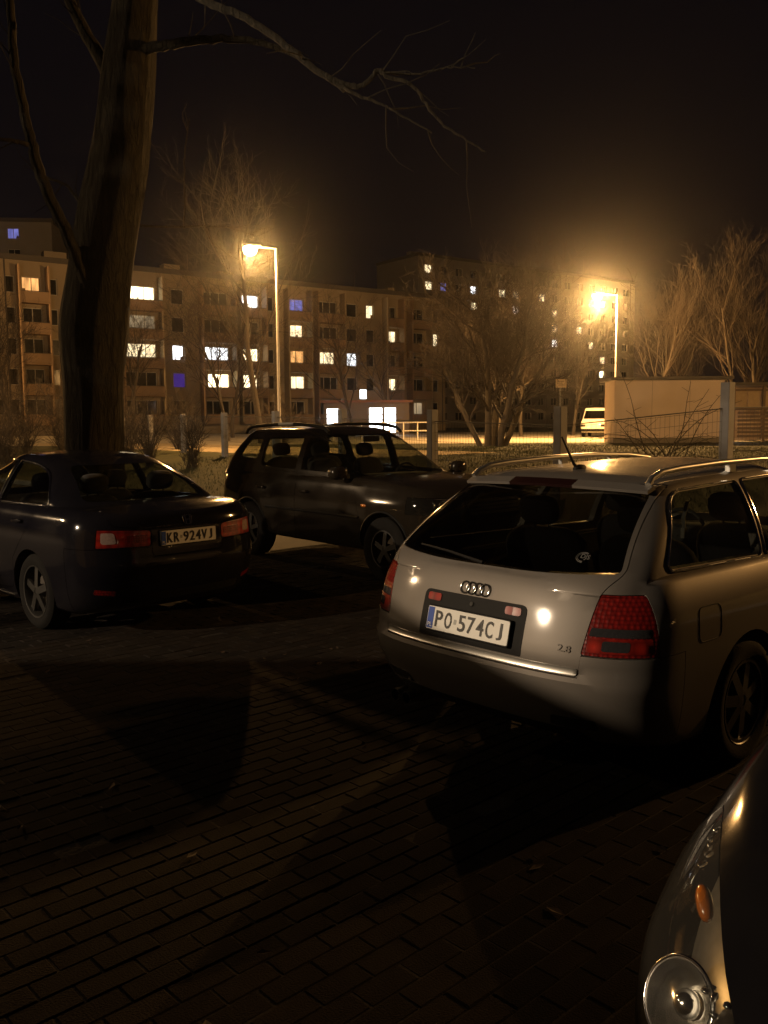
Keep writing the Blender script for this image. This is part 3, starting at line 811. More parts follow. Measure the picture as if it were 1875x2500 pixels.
# ================================================================== dark SUV
def build_suv():
    P = paint('dark_brown_paint', (0.014, 0.011, 0.008), metal=0.0, rough=0.45, dirt=0.05)
    fl = lambda x, z: (.030 * (np.exp(-((x - 0.0) / .46) ** 4) + np.exp(-((x - 2.673) / .46) ** 4)) * np.clip((.98 - z) / .18, 0, 1) * np.clip((z - .3) / .1, 0, 1))
    low = Shell(
        zb=[(-1, .40), (-.5, .33), (.4, .29), (2.2, .29), (3.0, .34), (3.6, .38)],
        zt=[(-.9, 1.10), (0, 1.115), (1.2, 1.10), (1.9, 1.09), (2.3, 1.085), (2.8, 1.06), (3.2, 1.015), (3.45, .95), (3.6, .88)],
        XR=[(.30, -.88), (.42, -.96), (.60, -1.0), (.72, -.99), (.80, -.965), (1.0, -.955), (1.15, -.92)],
        XF=[(.30, 3.36), (.45, 3.46), (.62, 3.50), (.85, 3.47), (.98, 3.38), (1.1, 3.28)],
        W=[(-1.0, .83), (-.3, .87), (.6, .878), (2.4, .88), (3.0, .87), (3.5, .83)],
        Sd=[(.29, .95), (.45, .99), (.65, 1.0), (.82, .995), (.98, .965), (1.12, .91)],
        cr=.40, nr=3.0, cf=.50, nf=2.8, rt=.05, rb=.05, crown=.035, flare=fl, nlev=16)
    green = Shell(
        zb=[(-2, 1.02), (3, 1.02)],
        zt=[(-.9, 1.57), (-.5, 1.60), (.2, 1.628), (.8, 1.632), (1.2, 1.622), (1.5, 1.60), (2.3, 1.56)],
        XR=[(1.02, -.945), (1.15, -.90), (1.30, -.80), (1.45, -.66), (1.56, -.56), (1.65, -.46)],
        XF=[(1.02, 2.34), (1.10, 2.22), (1.30, 1.89), (1.48, 1.57), (1.58, 1.37), (1.66, 1.15)],
        W=[(-.95, .775), (-.3, .80), (.8, .81), (1.5, .80), (2.2, .77)],
        Sd=[(1.02, 1.03), (1.1, 1.0), (1.25, .945), (1.45, .845), (1.56, .765), (1.66, .68)],
        cr=.30, nr=3.0, cf=.50, nf=2.4, rt=.05, rb=.02, crown=.03, nlev=14)
    c = Car('suv_car', (-1.075, 11.904), R(-49.39), low, green, P,
            'dark brown sport utility vehicle with roof rails parked ahead of the black saloon')
    c.cavity(-.60, 2.0, .70, .60, 1.09)
    wins = [round_poly([(-.46, 1.27), (.02, 1.25), (.02, 1.50), (-.30, 1.50)], [.05, .05, .05, .09]),
            round_poly([(.13, 1.16), (.93, 1.14), (.93, 1.530), (.13, 1.520)], [.10, .03, .05, .05]),
            round_poly([(1.04, 1.138), (1.98, 1.118), (1.88, 1.22), (1.50, 1.455), (1.04, 1.528)], [.03, .06, .06, .08, .05])]
    c.side_windows(wins, ['quarter_window', 'door_window', 'door_window'], G_CAR)
    c.end_window(round_poly([(-.66, 1.11), (.66, 1.11), (.55, 1.56), (-.55, 1.56)], .06), 1.0, 4, 'windscreen', G_CAR)
    c.end_window(round_poly([(-.58, 1.15), (.58, 1.15), (.50, 1.48), (-.50, 1.48)], .07), -3, .2, 'rear_window', G_CAR)
    c.arches((0.0, 2.673), .395, .345)
    dd = [round_poly([(.36, .62), (.34, .46), (.44, .36), (1.00, .36), (1.00, 1.105), (.10, 1.112), (.12, .95)], .05),
          round_poly([(1.01, .36), (2.24, .36), (2.28, .62), (2.10, 1.05), (1.01, 1.10)], .05)]
    c.doors(dd, [(.28, .90), (1.20, .89)])
    c.part('tailgate', round_poly([(-.62, .62), (.62, .62), (.66, 1.10), (.56, 1.52), (-.56, 1.52), (-.66, 1.10)], .04), 'x', -3, -.48)
    for sg in (1, -1):
        q = round_poly([(.665, .84), (1.1, .84), (1.1, 1.07), (.665, 1.07)], [.02, 0, 0, .02])
        c.part('tail_light', q if sg > 0 else mirror_y(q), 'x', -3, -.72, [M_RED2, M_DARK])
        q = round_poly([(.44, .74), (1.1, .76), (1.1, .93), (.46, .91)], [.03, 0, 0, .04]); q = q if sg > 0 else mirror_y(q)
        hl = c.part('headlight', q, 'x', 3.02, 5, [G_CLEAR, M_SMOKE])
        rf = MB().lathe([(.075, 0), (.066, -.03), (.04, -.055), (.001, -.06)], 20, 'x', c=(3.30, sg * .60, .835)); rf.build('reflector', M_CHROME, hl, 60)
        bz = [low.front(sg * y, z, .004) for y, z in densify(round_poly([(.45, .75), (.74, .765), (.74, .915), (.47, .90)], .03), .04)]
        trim_loop(bz, .006, 'headlight_gleam_loop', M_CHROME, hl)  # chrome loop added to catch light as the headlamp's gleam
        mirror_unit(c.root, 1.98, sg * .83, 1.14, P, sg)
        ag = [(x, z) for x, z in [(0.0 + .41 * math.cos(t), .345 + .41 * math.sin(t)) for t in np.linspace(.1, math.pi - .1, 24)]]
        for x0 in (0.0, 2.673):
            MB().tube([low.side(x0 + .405 * math.cos(t), .345 + .405 * math.sin(t), -.002, sg) for t in np.linspace(.12, math.pi - .12, 26)], .013, 6).build('arch_trim', M_TRIM, c.root, 60)
        pts = [(-.50, .59, 1.57), (-.45, .59, 1.62), (-.34, .588, 1.655), (.2, .592, 1.682), (.75, .59, 1.682), (1.08, .585, 1.662), (1.24, .58, 1.635), (1.32, .576, 1.585)]
        rl = MB().tube([(a, sg * b_, z) for a, b_, z in densify(pts, .05, False)], .022, 8).build('roof_rail', M_TRIM, c.root, 60)
        MB().bar((.30, sg * .607, 1.690), (.62, sg * .605, 1.690), .012, .034).build('rail_inlay', M_SATIN, rl)
        MB().tube([low.side(x, .66, .004, sg) for x in np.linspace(.40, 2.25, 18)], .016, 6).build('rubbing_strip', M_TRIM, c.root, 60)
        lg = low.side(2.36, .80, .006, sg); MB().ellipsoid(lg, (.045, .008, .018), 10, 6, .7).build('side_indicator', M_AMBER, c.root, 50)
    gr = c.skin('grille', round_poly([(-.40, .74), (.40, .74), (.40, .90), (-.40, .90)], .03), 'x', 3.0, 5, [M_TRIM], out=.003, th=.02)
    for z in (.78, .82, .86): MB().tube([low.front(y, z, .006) for y in np.linspace(-.38, .38, 9)], .007, 5).build('grille_bar', M_CHROME, gr)
    c.skin('front_skid', round_poly([(-.55, .40), (.55, .40), (.60, .56), (-.60, .56)], .03), 'x', 3.0, 5, [M_TRIM], out=.003, th=.02)
    for x in (0.0, 2.673):
        for sg in (1, -1): wheel(c.root, x, sg * .79, .345, .215, .215, 5, rim=mat('dark_alloy', (.05, .05, .05), rough=.5, metal=.6))
    for y in (-.36, .36): seat(c.root, 1.05, y, .58)
    seat(c.root, .15, -.33, .58, .62); seat(c.root, .15, .33, .58, .62)
    MB().ellipsoid((1.85, 0, .98), (.26, .68, .12), 16, 8, .4).build('dashboard', M_DARK, c.root, 50)
    MB().tube([(1.66, .36 + .18 * math.cos(t), 1.03 + .17 * math.sin(t)) for t in np.linspace(0, 6.283, 25)[:-1]], .014, 6, closed=True).build('steering_wheel', M_DARK, c.root)
    MB().box((1.42, 0, 1.50), (.02, .24, .07)).build('inner_mirror', M_DARK, c.root)
    c.done(); return c

# ================================================================== near hatchback, nose towards the viewer
def build_hatch():
    P = paint('near_black_paint', (0.005, 0.005, 0.006), metal=0.0, rough=0.5, dirt=0.02)
    low = Shell(
        zb=[(-.9, .26), (-.4, .20), (2.2, .18), (3.5, .21)],
        zt=[(-.8, 1.02), (0, 1.02), (1.2, 1.0), (2.0, .97), (2.5, .93), (2.9, .87), (3.2, .79), (3.45, .68)],
        XR=[(.18, -.55), (.35, -.70), (.55, -.74), (.75, -.70), (1.02, -.64)],
        XF=[(.18, 3.26), (.30, 3.36), (.45, 3.40), (.58, 3.37), (.70, 3.26), (.80, 3.10), (.9, 2.95)],
        W=[(-.75, .80), (-.2, .845), (.6, .86), (2.3, .865), (2.9, .85), (3.4, .80)],
        Sd=[(.18, .93), (.35, .975), (.55, .995), (.70, 1.0), (.88, .98), (1.02, .91)],
        cr=.45, nr=2.6, cf=.75, nf=2.2, rt=.05, rb=.05, crown=.05, nlev=18, nside=64)
    green = Shell(
        zb=[(-2, .95), (3, .95)],
        zt=[(-.7, 1.38), (-.2, 1.43), (.5, 1.46), (1.0, 1.45), (1.4, 1.40), (2.2, 1.35)],
        XR=[(.95, -.66), (1.1, -.58), (1.3, -.42), (1.42, -.28), (1.5, -.1)],
        XF=[(.95, 2.40), (1.02, 2.24), (1.2, 1.83), (1.38, 1.38), (1.48, 1.05)],
        W=[(-.7, .73), (0, .76), (.8, .765), (1.5, .75), (2.2, .71)],
        Sd=[(.95, 1.02), (1.02, 1.0), (1.15, .925), (1.3, .82), (1.42, .71), (1.5, .63)],
        cr=.35, nr=2.8, cf=.55, nf=2.2, rt=.05, rb=.02, crown=.03, nlev=12)
    # right headlamp bowl stands near (0.575, 1.545); the nose points to the viewer's left
    yaw = R(180 + 37)
    h = Vector((math.cos(yaw), math.sin(yaw))); lf = Vector((-h.y, h.x))
    org = Vector((.575, 1.545)) - h * 3.10 + lf * .56
    c = Car('hatchback_car', (org.x, org.y), yaw, low, green, P,
            'black hatchback with clear headlight and amber indicator, nose beside the silver estate')
    c.cavity(-.40, 1.95, .66, .45, .99)
    wins = [round_poly([(-.25, 1.04), (.72, 1.03), (.70, 1.385), (.05, 1.36)], .05), round_poly([(.80, 1.03), (1.92, 1.005), (1.42, 1.33), (.78, 1.388)], .04)]
    c.side_windows(wins, ['quarter_window', 'door_window'], G_CAR)
    c.end_window(round_poly([(-.60, 1.03), (.60, 1.03), (.48, 1.37), (-.48, 1.37)], .06), 1.0, 4, 'windscreen', G_CAR)
    c.end_window(round_poly([(-.55, 1.05), (.55, 1.05), (.46, 1.36), (-.46, 1.36)], .06), -3, .4, 'rear_window', G_CAR)
    c.arches((0.0, 2.52), .35, .30)
    c.doors([round_poly([(.76, .28), (2.06, .28), (2.10, .6), (1.98, .96), (.76, 1.01)], .05)], [(.95, .86)])
    # headlights: openings with bowl, projector, indicator and a clear cover
    lamp = round_poly([(.34, .53), (.62, .50), (.78, .56), (1.0, .64), (1.0, .80), (.74, .825), (.58, .76), (.36, .655)], [.03, .05, .06, 0, 0, .05, .05, .03])
    for sg in (1, -1):
        tp = lamp if sg > 0 else mirror_y(lamp)
        c.cut(prism(grow(tp, .003), 'x', 2.70, 5))
        cover = boolean(boolean(c.lm, displaced(c.lm, -.006), 'DIFFERENCE'), prism(tp, 'x', 2.702, 5), 'INTERSECT')
        hl = finish('headlight', cover, [G_CLEAR], c.root, 40)
        inner = boolean(low.inset(.075).mesh(), prism(grow(tp, -.004), 'x', 2.71, 5), 'INTERSECT')
        finish('housing', inner, [mat('lamp_housing', (.30, .28, .25), rough=.28, metal=.75, var=.35, scale=30)], hl, 40)
        for nm, ctr, rad in (('reflector_bowl', (3.125, .56, .625), .076), ('reflector_bowl', (3.20, .43, .60), .045)):
            ax = Vector((.86, sg * .18, .45)).normalized(); q = ax.to_track_quat('Z', 'Y')
            bowl = MB().lathe([(rad, .020), (rad * .95, .024), (rad * .88, .012), (rad * .62, -.015), (rad * .36, -.028), (rad * .34, -.02)], 32, 'z')
            o = bowl.build(nm, mat('bowl_chrome', (.80, .78, .74), rough=.22, metal=1.0, var=.05), hl, 70)
            o.location = (ctr[0], sg * ctr[1], ctr[2]); o.rotation_mode = 'QUATERNION'; o.rotation_quaternion = q
            MB().ellipsoid((0, 0, -.004), (rad * .36, rad * .36, rad * .30), 20, 12).build('bulb_shield', M_CHROME, o, 70)
            MB().tube([(rad * 1.03 * math.cos(t), rad * 1.03 * math.sin(t), .021) for t in np.linspace(0, 2 * math.pi, 41)[:-1]], .0035, 8, closed=True).build('bowl_ring', M_CHROME, o, 70)
        am = MB().ellipsoid((0, 0, 0), (.042, .017, .020), 14, 8, .9)
        o = am.build('indicator', M_AMBER, hl, 60); o.location = (2.955, sg * .635, .728); o.rotation_euler = (0, .45, sg * -.75)
        ml = MB()
        rr = random.Random(5)
        for k in range(16):
            ml.ellipsoid((3.16 - rr.uniform(0, .14), sg * rr.uniform(.40, .52), .645 + rr.uniform(0, .05)), (rr.uniform(.004, .011), rr.uniform(.004, .010), rr.uniform(.003, .008)), 8, 6, .6)
        for k in range(5):
            ml.ellipsoid((2.86 - .03 * k + rr.uniform(-.01, .01), sg * (.70 + .012 * k), .755 + .005 * k), (rr.uniform(.006, .016), .005, rr.uniform(.004, .008)), 8, 6, .6)
        ml.build('reflector_facets', M_CHROME, hl, 70)
    c.skin('grille', round_poly([(-.30, .42), (.30, .42), (.34, .60), (-.34, .60)], .03), 'x', 2.9, 5, [M_TRIM], out=.003, th=.02)
    bn = round_poly([(2.10, -.70), (2.60, -.62), (3.12, -.28), (3.17, 0), (3.12, .28), (2.60, .62), (2.10, .70)], .05)
    c.part('bonnet', bn, 'z', .60, 1.3)
    for sg in (1, -1):
        mirror_unit(c.root, 1.93, sg * .77, 1.03, P, sg)
        for x in (0.0, 2.52): wheel(c.root, x, sg * .745, .30, .20, .19, 6)
    for y in (-.34, .34): seat(c.root, .95, y, .42)
    seat(c.root, .05, 0, .42, 1.2)
    MB().ellipsoid((1.80, 0, .87), (.24, .64, .11), 16, 8, .4).build('dashboard', M_DARK, c.root, 50)
    c.done(); return c

# ================================================================== setting
AX = Vector((.735, .678, 0)); BX = Vector((-.678, .735, 0))     # the car park's two directions
def smooth(a, b, x):
    t = np.clip((x - a) / (b - a), 0, 1); return t * t * (3 - 2 * t)
def terrain(x, y):
    a = x * AX.x + y * AX.y
    return .65 * smooth(9.6, 17.5, a)
LAWN = .65

def noise_ground(name, c1, c2, scale, rough=.9, bump=.3, c3=None):
    m = bpy.data.materials.new(name); t, p = nodes_of(m)
    tc = t.nodes.new('ShaderNodeTexCoord')
    n = t.nodes.new('ShaderNodeTexNoise'); n.inputs['Scale'].default_value = scale; n.inputs['Detail'].default_value = 10; n.inputs['Roughness'].default_value = .65
    t.links.new(tc.outputs['Object'], n.inputs['Vector'])
    cr = t.nodes.new('ShaderNodeValToRGB'); cr.color_ramp.elements[0].position = .35; cr.color_ramp.elements[1].position = .68
    cr.color_ramp.elements[0].color = c1 + (1,); cr.color_ramp.elements[1].color = c2 + (1,)
    t.links.new(n.outputs['Fac'], cr.inputs[0]); t.links.new(cr.outputs[0], p.inputs['Base Color'])
    n2 = t.nodes.new('ShaderNodeTexNoise'); n2.inputs['Scale'].default_value = scale * 25; n2.inputs['Detail'].default_value = 6
    t.links.new(tc.outputs['Object'], n2.inputs['Vector'])
    b = t.nodes.new('ShaderNodeBump'); b.inputs['Strength'].default_value = bump; b.inputs['Distance'].default_value = .03
    t.links.new(n2.outputs['Fac'], b.inputs['Height']); t.links.new(b.outputs['Normal'], p.inputs['Normal'])
    p.inputs['Roughness'].default_value = rough; p.inputs['Specular IOR Level'].default_value = .3
    return m

def build_ground():
    # one sheet to the horizon, fine near the viewer
    g = np.concatenate([-np.geomspace(1500, 60, 12), np.linspace(-50, 50, 101), np.geomspace(60, 1500, 12)])
    xs = g; ys = g + 20
    vs = [(x, y, float(terrain(x, y)) - .045) for y in ys for x in xs]; n = len(xs)
    fs = [(j * n + i, j * n + i + 1, (j + 1) * n + i + 1, (j + 1) * n + i) for j in range(len(ys) - 1) for i in range(n - 1)]
    me = bpy.data.meshes.new('ground'); me.from_pydata(vs, [], fs); me.update()
    M_LAWN = noise_ground('lawn_soil', (.026, .030, .010), (.055, .054, .020), .8)
    tag(link('ground', me, M_LAWN, None, 179), kind='structure')
    # parking surface: sand bed with set paving stones
    M_BED = noise_ground('paving_bed', (.010, .0082, .0066), (.019, .0155, .0125), 2.0, bump=.2)
    # beyond the single stones a brick pattern carries on
    m = bpy.data.materials.new('paving_far'); t, p = nodes_of(m)
    tc = t.nodes.new('ShaderNodeTexCoord'); mp = t.nodes.new('ShaderNodeMapping'); mp.inputs['Rotation'].default_value = (0, 0, -math.atan2(AX.y, AX.x))
    br = t.nodes.new('ShaderNodeTexBrick'); br.inputs['Scale'].default_value = 1.0; br.inputs['Brick Width'].default_value = .2; br.inputs['Row Height'].default_value = .1
    br.inputs['Mortar Size'].default_value = .004; br.inputs['Color1'].default_value = (.015, .012, .0098, 1); br.inputs['Color2'].default_value = (.019, .015, .012, 1); br.inputs['Mortar'].default_value = (.010, .0085, .007, 1)
    t.links.new(tc.outputs['Object'], mp.inputs[0]); t.links.new(mp.outputs[0], br.inputs[0]); t.links.new(br.outputs['Color'], p.inputs['Base Color'])
    bu = t.nodes.new('ShaderNodeBump'); bu.inputs['Strength'].default_value = .5; bu.inputs['Distance'].default_value = .006; bu.invert = True
    t.links.new(br.outputs['Fac'], bu.inputs['Height']); t.links.new(bu.outputs['Normal'], p.inputs['Normal']); p.inputs['Roughness'].default_value = .8
    def P(a, b, z=0): q = AX * a + BX * b; return (q.x, q.y, z)
    pl = MB()
    A0, A1, B0, B1 = -14.0, 9.3, -16.0, 30.0
    b_a0, b_a1, b_b0, b_b1 = -1.2, 9.2, -3.2, 9.6
    for (a0, a1, c0, c1) in ((A0, b_a0, B0, B1), (b_a1, A1, B0, B1), (b_a0, b_a1, B0, b_b0), (b_a0, b_a1, b_b1, B1)):
        pl.add([P(a0, c0, -.003), P(a1, c0, -.003), P(a1, c1, -.003), P(a0, c1, -.003)], [(0, 1, 2, 3)])
    lot = pl.build('parking_lot', m); tag(lot, kind='structure')
    # pavers as pieces where they can be told apart
    bed = MB()
    bed.add([P(b_a0, b_b0, -.0030), P(b_a1, b_b0, -.0030), P(b_a1, b_b1, -.0030), P(b_a0, b_b1, -.0030)], [(0, 1, 2, 3)])
    bedo = link('paving_bed', bed.mesh(), M_BED, lot)
    mp_ = []
    for k, col in enumerate([(.0150, .0120, .0098), (.0185, .0148, .0120), (.0125, .0102, .0085)]):
        mp_.append(mat('paver_%d' % k, col, rough=.92, var=.55, scale=5, bump=.5, bscale=150, spec=.08, det=9))
    def paver_mesh(seed):
        r = random.Random(seed); L, W_, h, c = .1965, .0965, .020, .005
        j = lambda: r.uniform(-.0012, .0012)
        o = [(-L / 2, -W_ / 2), (L / 2, -W_ / 2), (L / 2, W_ / 2), (-L / 2, W_ / 2)]
        i_ = [(-L / 2 + c, -W_ / 2 + c), (L / 2 - c, -W_ / 2 + c), (L / 2 - c, W_ / 2 - c), (-L / 2 + c, W_ / 2 - c)]
        vs = [(x + j(), y + j(), -.004) for x, y in o] + [(x + j(), y + j(), h - .004 + j()) for x, y in o] + [(x + j(), y + j(), h + j() * .6) for x, y in i_]
        fs = [(k, (k + 1) % 4, 4 + (k + 1) % 4, 4 + k) for k in range(4)] + [(4 + k, 4 + (k + 1) % 4, 8 + (k + 1) % 4, 8 + k) for k in range(4)] + [(8, 9, 10, 11)]
        return vs, fs
    meshes = []
    for k in range(9):
        vs, fs = paver_mesh(k); me = bpy.data.meshes.new('paver'); me.from_pydata(vs, [], fs); me.materials.append(mp_[k % 3]); meshes.append(me)
    cells = []
    rr = random.Random(3)
    nb = int(round((b_b1 - b_b0) / .1)); na = int(round((b_a1 - b_a0) / .2))
    for ib in range(nb):
        for ia in range(na):
            q = AX * (b_a0 + (ia + .5 + .5 * (ib % 2)) * .2) + BX * (b_b0 + (ib + .5) * .1)
            d = math.hypot(q.x, q.y)
            cells.append((q, d))
    # the stones that show largest: in the open lower right and centre
    def score(c):
        q, d = c
        infr = abs(q.x) < .44 * q.y * .96 and q.y > 2.25
        return (0 if infr else 1, d)
    cells.sort(key=score)
    rz = math.atan2(AX.y, AX.x)
    H0 = -.019
    for k, (q, d) in enumerate(cells[:300]):
        o = bpy.data.objects.new('paver', meshes[rr.randrange(9)]); COL.objects.link(o); o.parent = lot
        o.location = (q.x, q.y, H0 + rr.gauss(-.0005, .0014)); o.rotation_euler = (rr.uniform(-.006, .006), rr.uniform(-.006, .006), rz + rr.choice((0, math.pi)) + rr.uniform(-.008, .008))
    rest = MB(); mi = []
    for (q, d) in cells[300:]:
        k = rr.randrange(9); vs, fs = paver_mesh(k); a = rz + rr.uniform(-.008, .008); ca, sa = math.cos(a), math.sin(a); dz = H0 + rr.gauss(-.0005, .0014)
        rest.add([(q.x + x * ca - y * sa, q.y + x * sa + y * ca, z + dz) for x, y, z in vs], fs); mi += [k % 3] * len(fs)
    me = rest.raw('paver_field')
    for m_ in mp_: me.materials.append(m_)
    me.polygons.foreach_set('material_index', mi)
    tag(link('paver_field', me, None, lot), kind='stuff')
    # fallen leaves blown about the bays
    lv = MB(); lr = random.Random(12)
    for _ in range(260):
        a, b = lr.uniform(-1, 9), lr.uniform(-3, 9.4); q = AX * a + BX * b; t0 = lr.uniform(0, 6.28); L = lr.uniform(.018, .042)
        u, v_ = Vector((math.cos(t0), math.sin(t0), 0)), Vector((-math.sin(t0), math.cos(t0), 0)); c0 = Vector((q.x, q.y, .004))
        z1, z2 = lr.uniform(.002, .016), lr.uniform(.002, .012)
        lv.add([c0 - u * L, c0 - v_ * L * .45 + Vector((0, 0, z1)), c0 + u * L + Vector((0, 0, z2)), c0 + v_ * L * .45 + Vector((0, 0, z1 * .6)), c0 + Vector((0, 0, .001))], [(0, 1, 4), (1, 2, 4), (2, 3, 4), (3, 0, 4)])
    tag(link('leaf_litter', lv.raw('leaf_litter'), mat('dry_leaf', (.055, .034, .018), rough=.8, var=.5, scale=3)), 'scattered dry leaves on the dark paving', 'leaves', kind='stuff')
    # kerb along the lawn: stones laid end to end
    km = mat('kerb_concrete', (.24, .22, .20), rough=.85, var=.3, scale=5, bump=.3, bscale=80)
    kb = bpy.data.objects.new('kerb', MB().add([P(9.30, -16, -.05), P(9.42, -16, -.05), P(9.42, 30, -.05), P(9.30, 30, -.05)], [(0, 1, 2, 3)]).mesh()); COL.objects.link(kb); kb.data.materials.append(km); tag(kb, kind='structure')
    ks = None
    for k in range(46):
        b0 = -16 + k
        if ks is None:
            s_ = MB(); s_.box((0, 0, .04), (.12, .992, .16)); ks = s_.mesh('kerb_stone'); ks.materials.append(km)
        o = bpy.data.objects.new('kerb_stone', ks); COL.objects.link(o); o.parent = kb
        q = AX * 9.36 + BX * (b0 + .5); o.location = (q.x, q.y, rr.uniform(-.004, .004)); o.rotation_euler = (0, 0, rz + rr.uniform(-.004, .004))
    # lit street beyond the lawn
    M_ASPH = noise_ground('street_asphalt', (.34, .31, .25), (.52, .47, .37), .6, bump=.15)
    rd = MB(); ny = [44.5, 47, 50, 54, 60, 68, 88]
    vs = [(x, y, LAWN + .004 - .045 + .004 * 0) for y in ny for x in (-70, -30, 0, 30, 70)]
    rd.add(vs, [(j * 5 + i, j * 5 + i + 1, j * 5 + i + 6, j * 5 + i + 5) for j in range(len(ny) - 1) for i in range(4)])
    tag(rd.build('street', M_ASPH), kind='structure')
    # sandy path behind the left fence
    pth = MB(); a_, b_ = [], []
    for bb in np.linspace(20, 50, 24):
        for aa in (17.8, 19.2, 22.5, 24.0):
            q = AX * aa + BX * bb; pth.v.append((q.x, q.y, float(terrain(q.x, q.y)) - .045 + .005))
    for i in range(23):
        for j in range(3): pth.f.append((i * 4 + j, i * 4 + j + 1, i * 4 + j + 5, i * 4 + j + 4))
    tag(pth.build('path', noise_ground('sandy_path', (.26, .21, .14), (.46, .38, .25), .9, bump=.3)), kind='structure')
    # grass blades on the lawn
    gv, gf = [], []
    N = 70000
    aa = rng.uniform(9.6, 34, N); bb = rng.uniform(-14, 26, N)
    for a, b in zip(aa, bb):
        q = AX * a + BX * b
        if q.y < 9 or abs(q.x) > .5 * q.y: continue
        if 17.8 < a < 24 and b > 20: continue
        if q.y > 46: continue
        z = float(terrain(q.x, q.y)) - .05; hgt = rng.uniform(.03, .10); t = rng.uniform(0, 6.28); wd = .006 * (1 + q.y * .03)
        dx, dy = math.cos(t) * wd, math.sin(t) * wd; lx, ly = rng.uniform(-.05, .05, 2)
        k = len(gv); gv += [(q.x - dx, q.y - dy, z), (q.x + dx, q.y + dy, z), (q.x + lx, q.y + ly, z + hgt)]; gf.append((k, k + 1, k + 2))
    me = bpy.data.meshes.new('grass'); me.from_pydata(gv, [], gf)
    tag(link('grass', me, mat('grass_blade', (.045, .050, .016), rough=.7, var=.5, scale=2)), 'short winter grass on the lawn behind the fence', 'grass', kind='stuff')

# ------------------------------------------------------------------ trees
def branch_tree(seed, height, r0, spread, levels, nb, stems=None, up=.35, twig=.006, lean=(0, 0), first=.35):
    """bare tree: tapered limbs that fork again and again down to twigs; returns (trunk MB, crown MB)"""
    r = random.Random(seed); trunk, crown = MB(), MB()
    def grow_(p, d, L, rad, lev):
        n = 6 if lev <= 1 else (5 if lev == 2 else 3)
        pts, rads = [p], [rad]; q = p.copy(); dd = d.copy(); tip = rad * (.45 if lev < levels else .3)
        for i in range(n):
            dd = (dd + Vector((r.gauss(0, .10), r.gauss(0, .10), r.gauss(0, .06) + up * .12)) * (1 + .35 * lev)).normalized()
            q = q + dd * (L / n); pts.append(q.copy()); rads.append(rad + (tip - rad) * (i + 1) / n)
        (trunk if lev == 0 else crown).tube(pts, [max(twig, x) for x in rads], (9 if lev == 0 else 6 if lev == 1 else 4 if lev == 2 else 3), cap=False)
        if lev < levels:
            m = nb[min(lev, len(nb) - 1)]
            for k in range(m):
                f = first + (1 - first) * (k + r.random()) / m if lev == 0 else .22 + .78 * (k + r.random()) / m
                i = min(n - 1, int(f * n)); t = f * n - i
                b0 = pts[i].lerp(pts[i + 1], t); ax = (pts[i + 1] - pts[i]).normalized()
                ang = r.uniform(.45, .95) * spread; az = r.uniform(0, 6.283)
                pe = ax.orthogonal().normalized(); pe.rotate(Matrix.Rotation(az, 3, ax))
                nd = (ax * math.cos(ang) + pe * math.sin(ang)).normalized()
                rb = rads[i] * r.uniform(.32, .50); lb = L * r.uniform(.42, .66) * (1.15 - .45 * f if lev == 0 else 1)
                grow_(b0, nd, lb, rb, lev + 1)
    if stems is None: stems = [((0, 0), (lean[0], lean[1]), 1.0)]
    for (ox, oy), (lx, ly), k in stems:
        grow_(Vector((ox, oy, -.1)), Vector((lx, ly, 1)).normalized(), height * .72 * k, r0 * k, 0)
    return trunk, crown

M_BARK = mat('bark', (.055, .044, .032), rough=.9, var=.45, scale=6, bump=.8, bscale=25)
M_BARK2 = mat('pale_bark', (.055, .044, .032), rough=.85, var=.45, scale=4, bump=.5, bscale=20)
M_TWIG = mat('twig', (.034, .024, .015), rough=.85, var=.4, scale=3)

def tree(name, loc, label, group=None, bark=None, twigm=None, **kw):
    t, c = branch_tree(**kw)
    o = empty(name, loc, 0, label, 'tree' if 'tree' in name or 'birch' in name else 'shrub', group)
    t.build('trunk', bark or M_BARK, o, 60)
    me = c.raw('crown'); link('crown', me, twigm or M_TWIG, o, 179)
    return o

def shrub(loc, label, seed, h, n, spread, group, rad=.012, name='shrub', tw=3):
    """many stems from one root, each with twigs"""
    r = random.Random(seed); st, tws = MB(), MB()
    for k in range(n):
        az = r.uniform(0, 6.283); tilt = r.uniform(.05, spread); p = Vector((r.uniform(-.15, .15), r.uniform(-.15, .15), -.05))
        d = Vector((math.cos(az) * tilt, math.sin(az) * tilt, 1)).normalized(); L = h * r.uniform(.6, 1.05)
        pts = [p.copy()]
        for i in range(5):
            d = (d + Vector((r.gauss(0, .1), r.gauss(0, .1), 0))).normalized(); p = p + d * L / 5; pts.append(p.copy())
        st.tube(pts, [rad * (1 - .14 * i) for i in range(6)], 4, cap=False)
        for i in range(1, 6):
            for _ in range(tw):
                e = (d + Vector((r.gauss(0, .7), r.gauss(0, .7), r.gauss(.1, .4)))).normalized(); a = pts[i - 1].lerp(pts[i], r.random())
                l2 = L * r.uniform(.12, .32); mid = a + e * l2 * .5 + Vector((r.gauss(0, .03), r.gauss(0, .03), 0)); en = a + e * l2 + Vector((0, 0, .05 * r.random()))
                tws.tube([a, mid, en], [rad * .5, rad * .4, rad * .25], 3, cap=False)
                for _ in range(2):
                    e2 = (e + Vector((r.gauss(0, .6), r.gauss(0, .6), r.gauss(0, .4)))).normalized(); tws.tube([mid, mid + e2 * l2 * .5], [rad * .35, rad * .2], 3, cap=False)
    o = empty(name, loc, 0, label, 'shrub', group)
    st.build('stems', M_BARK, o, 60); link('twigs', tws.raw('twigs'), M_TWIG, o, 179)
    return o

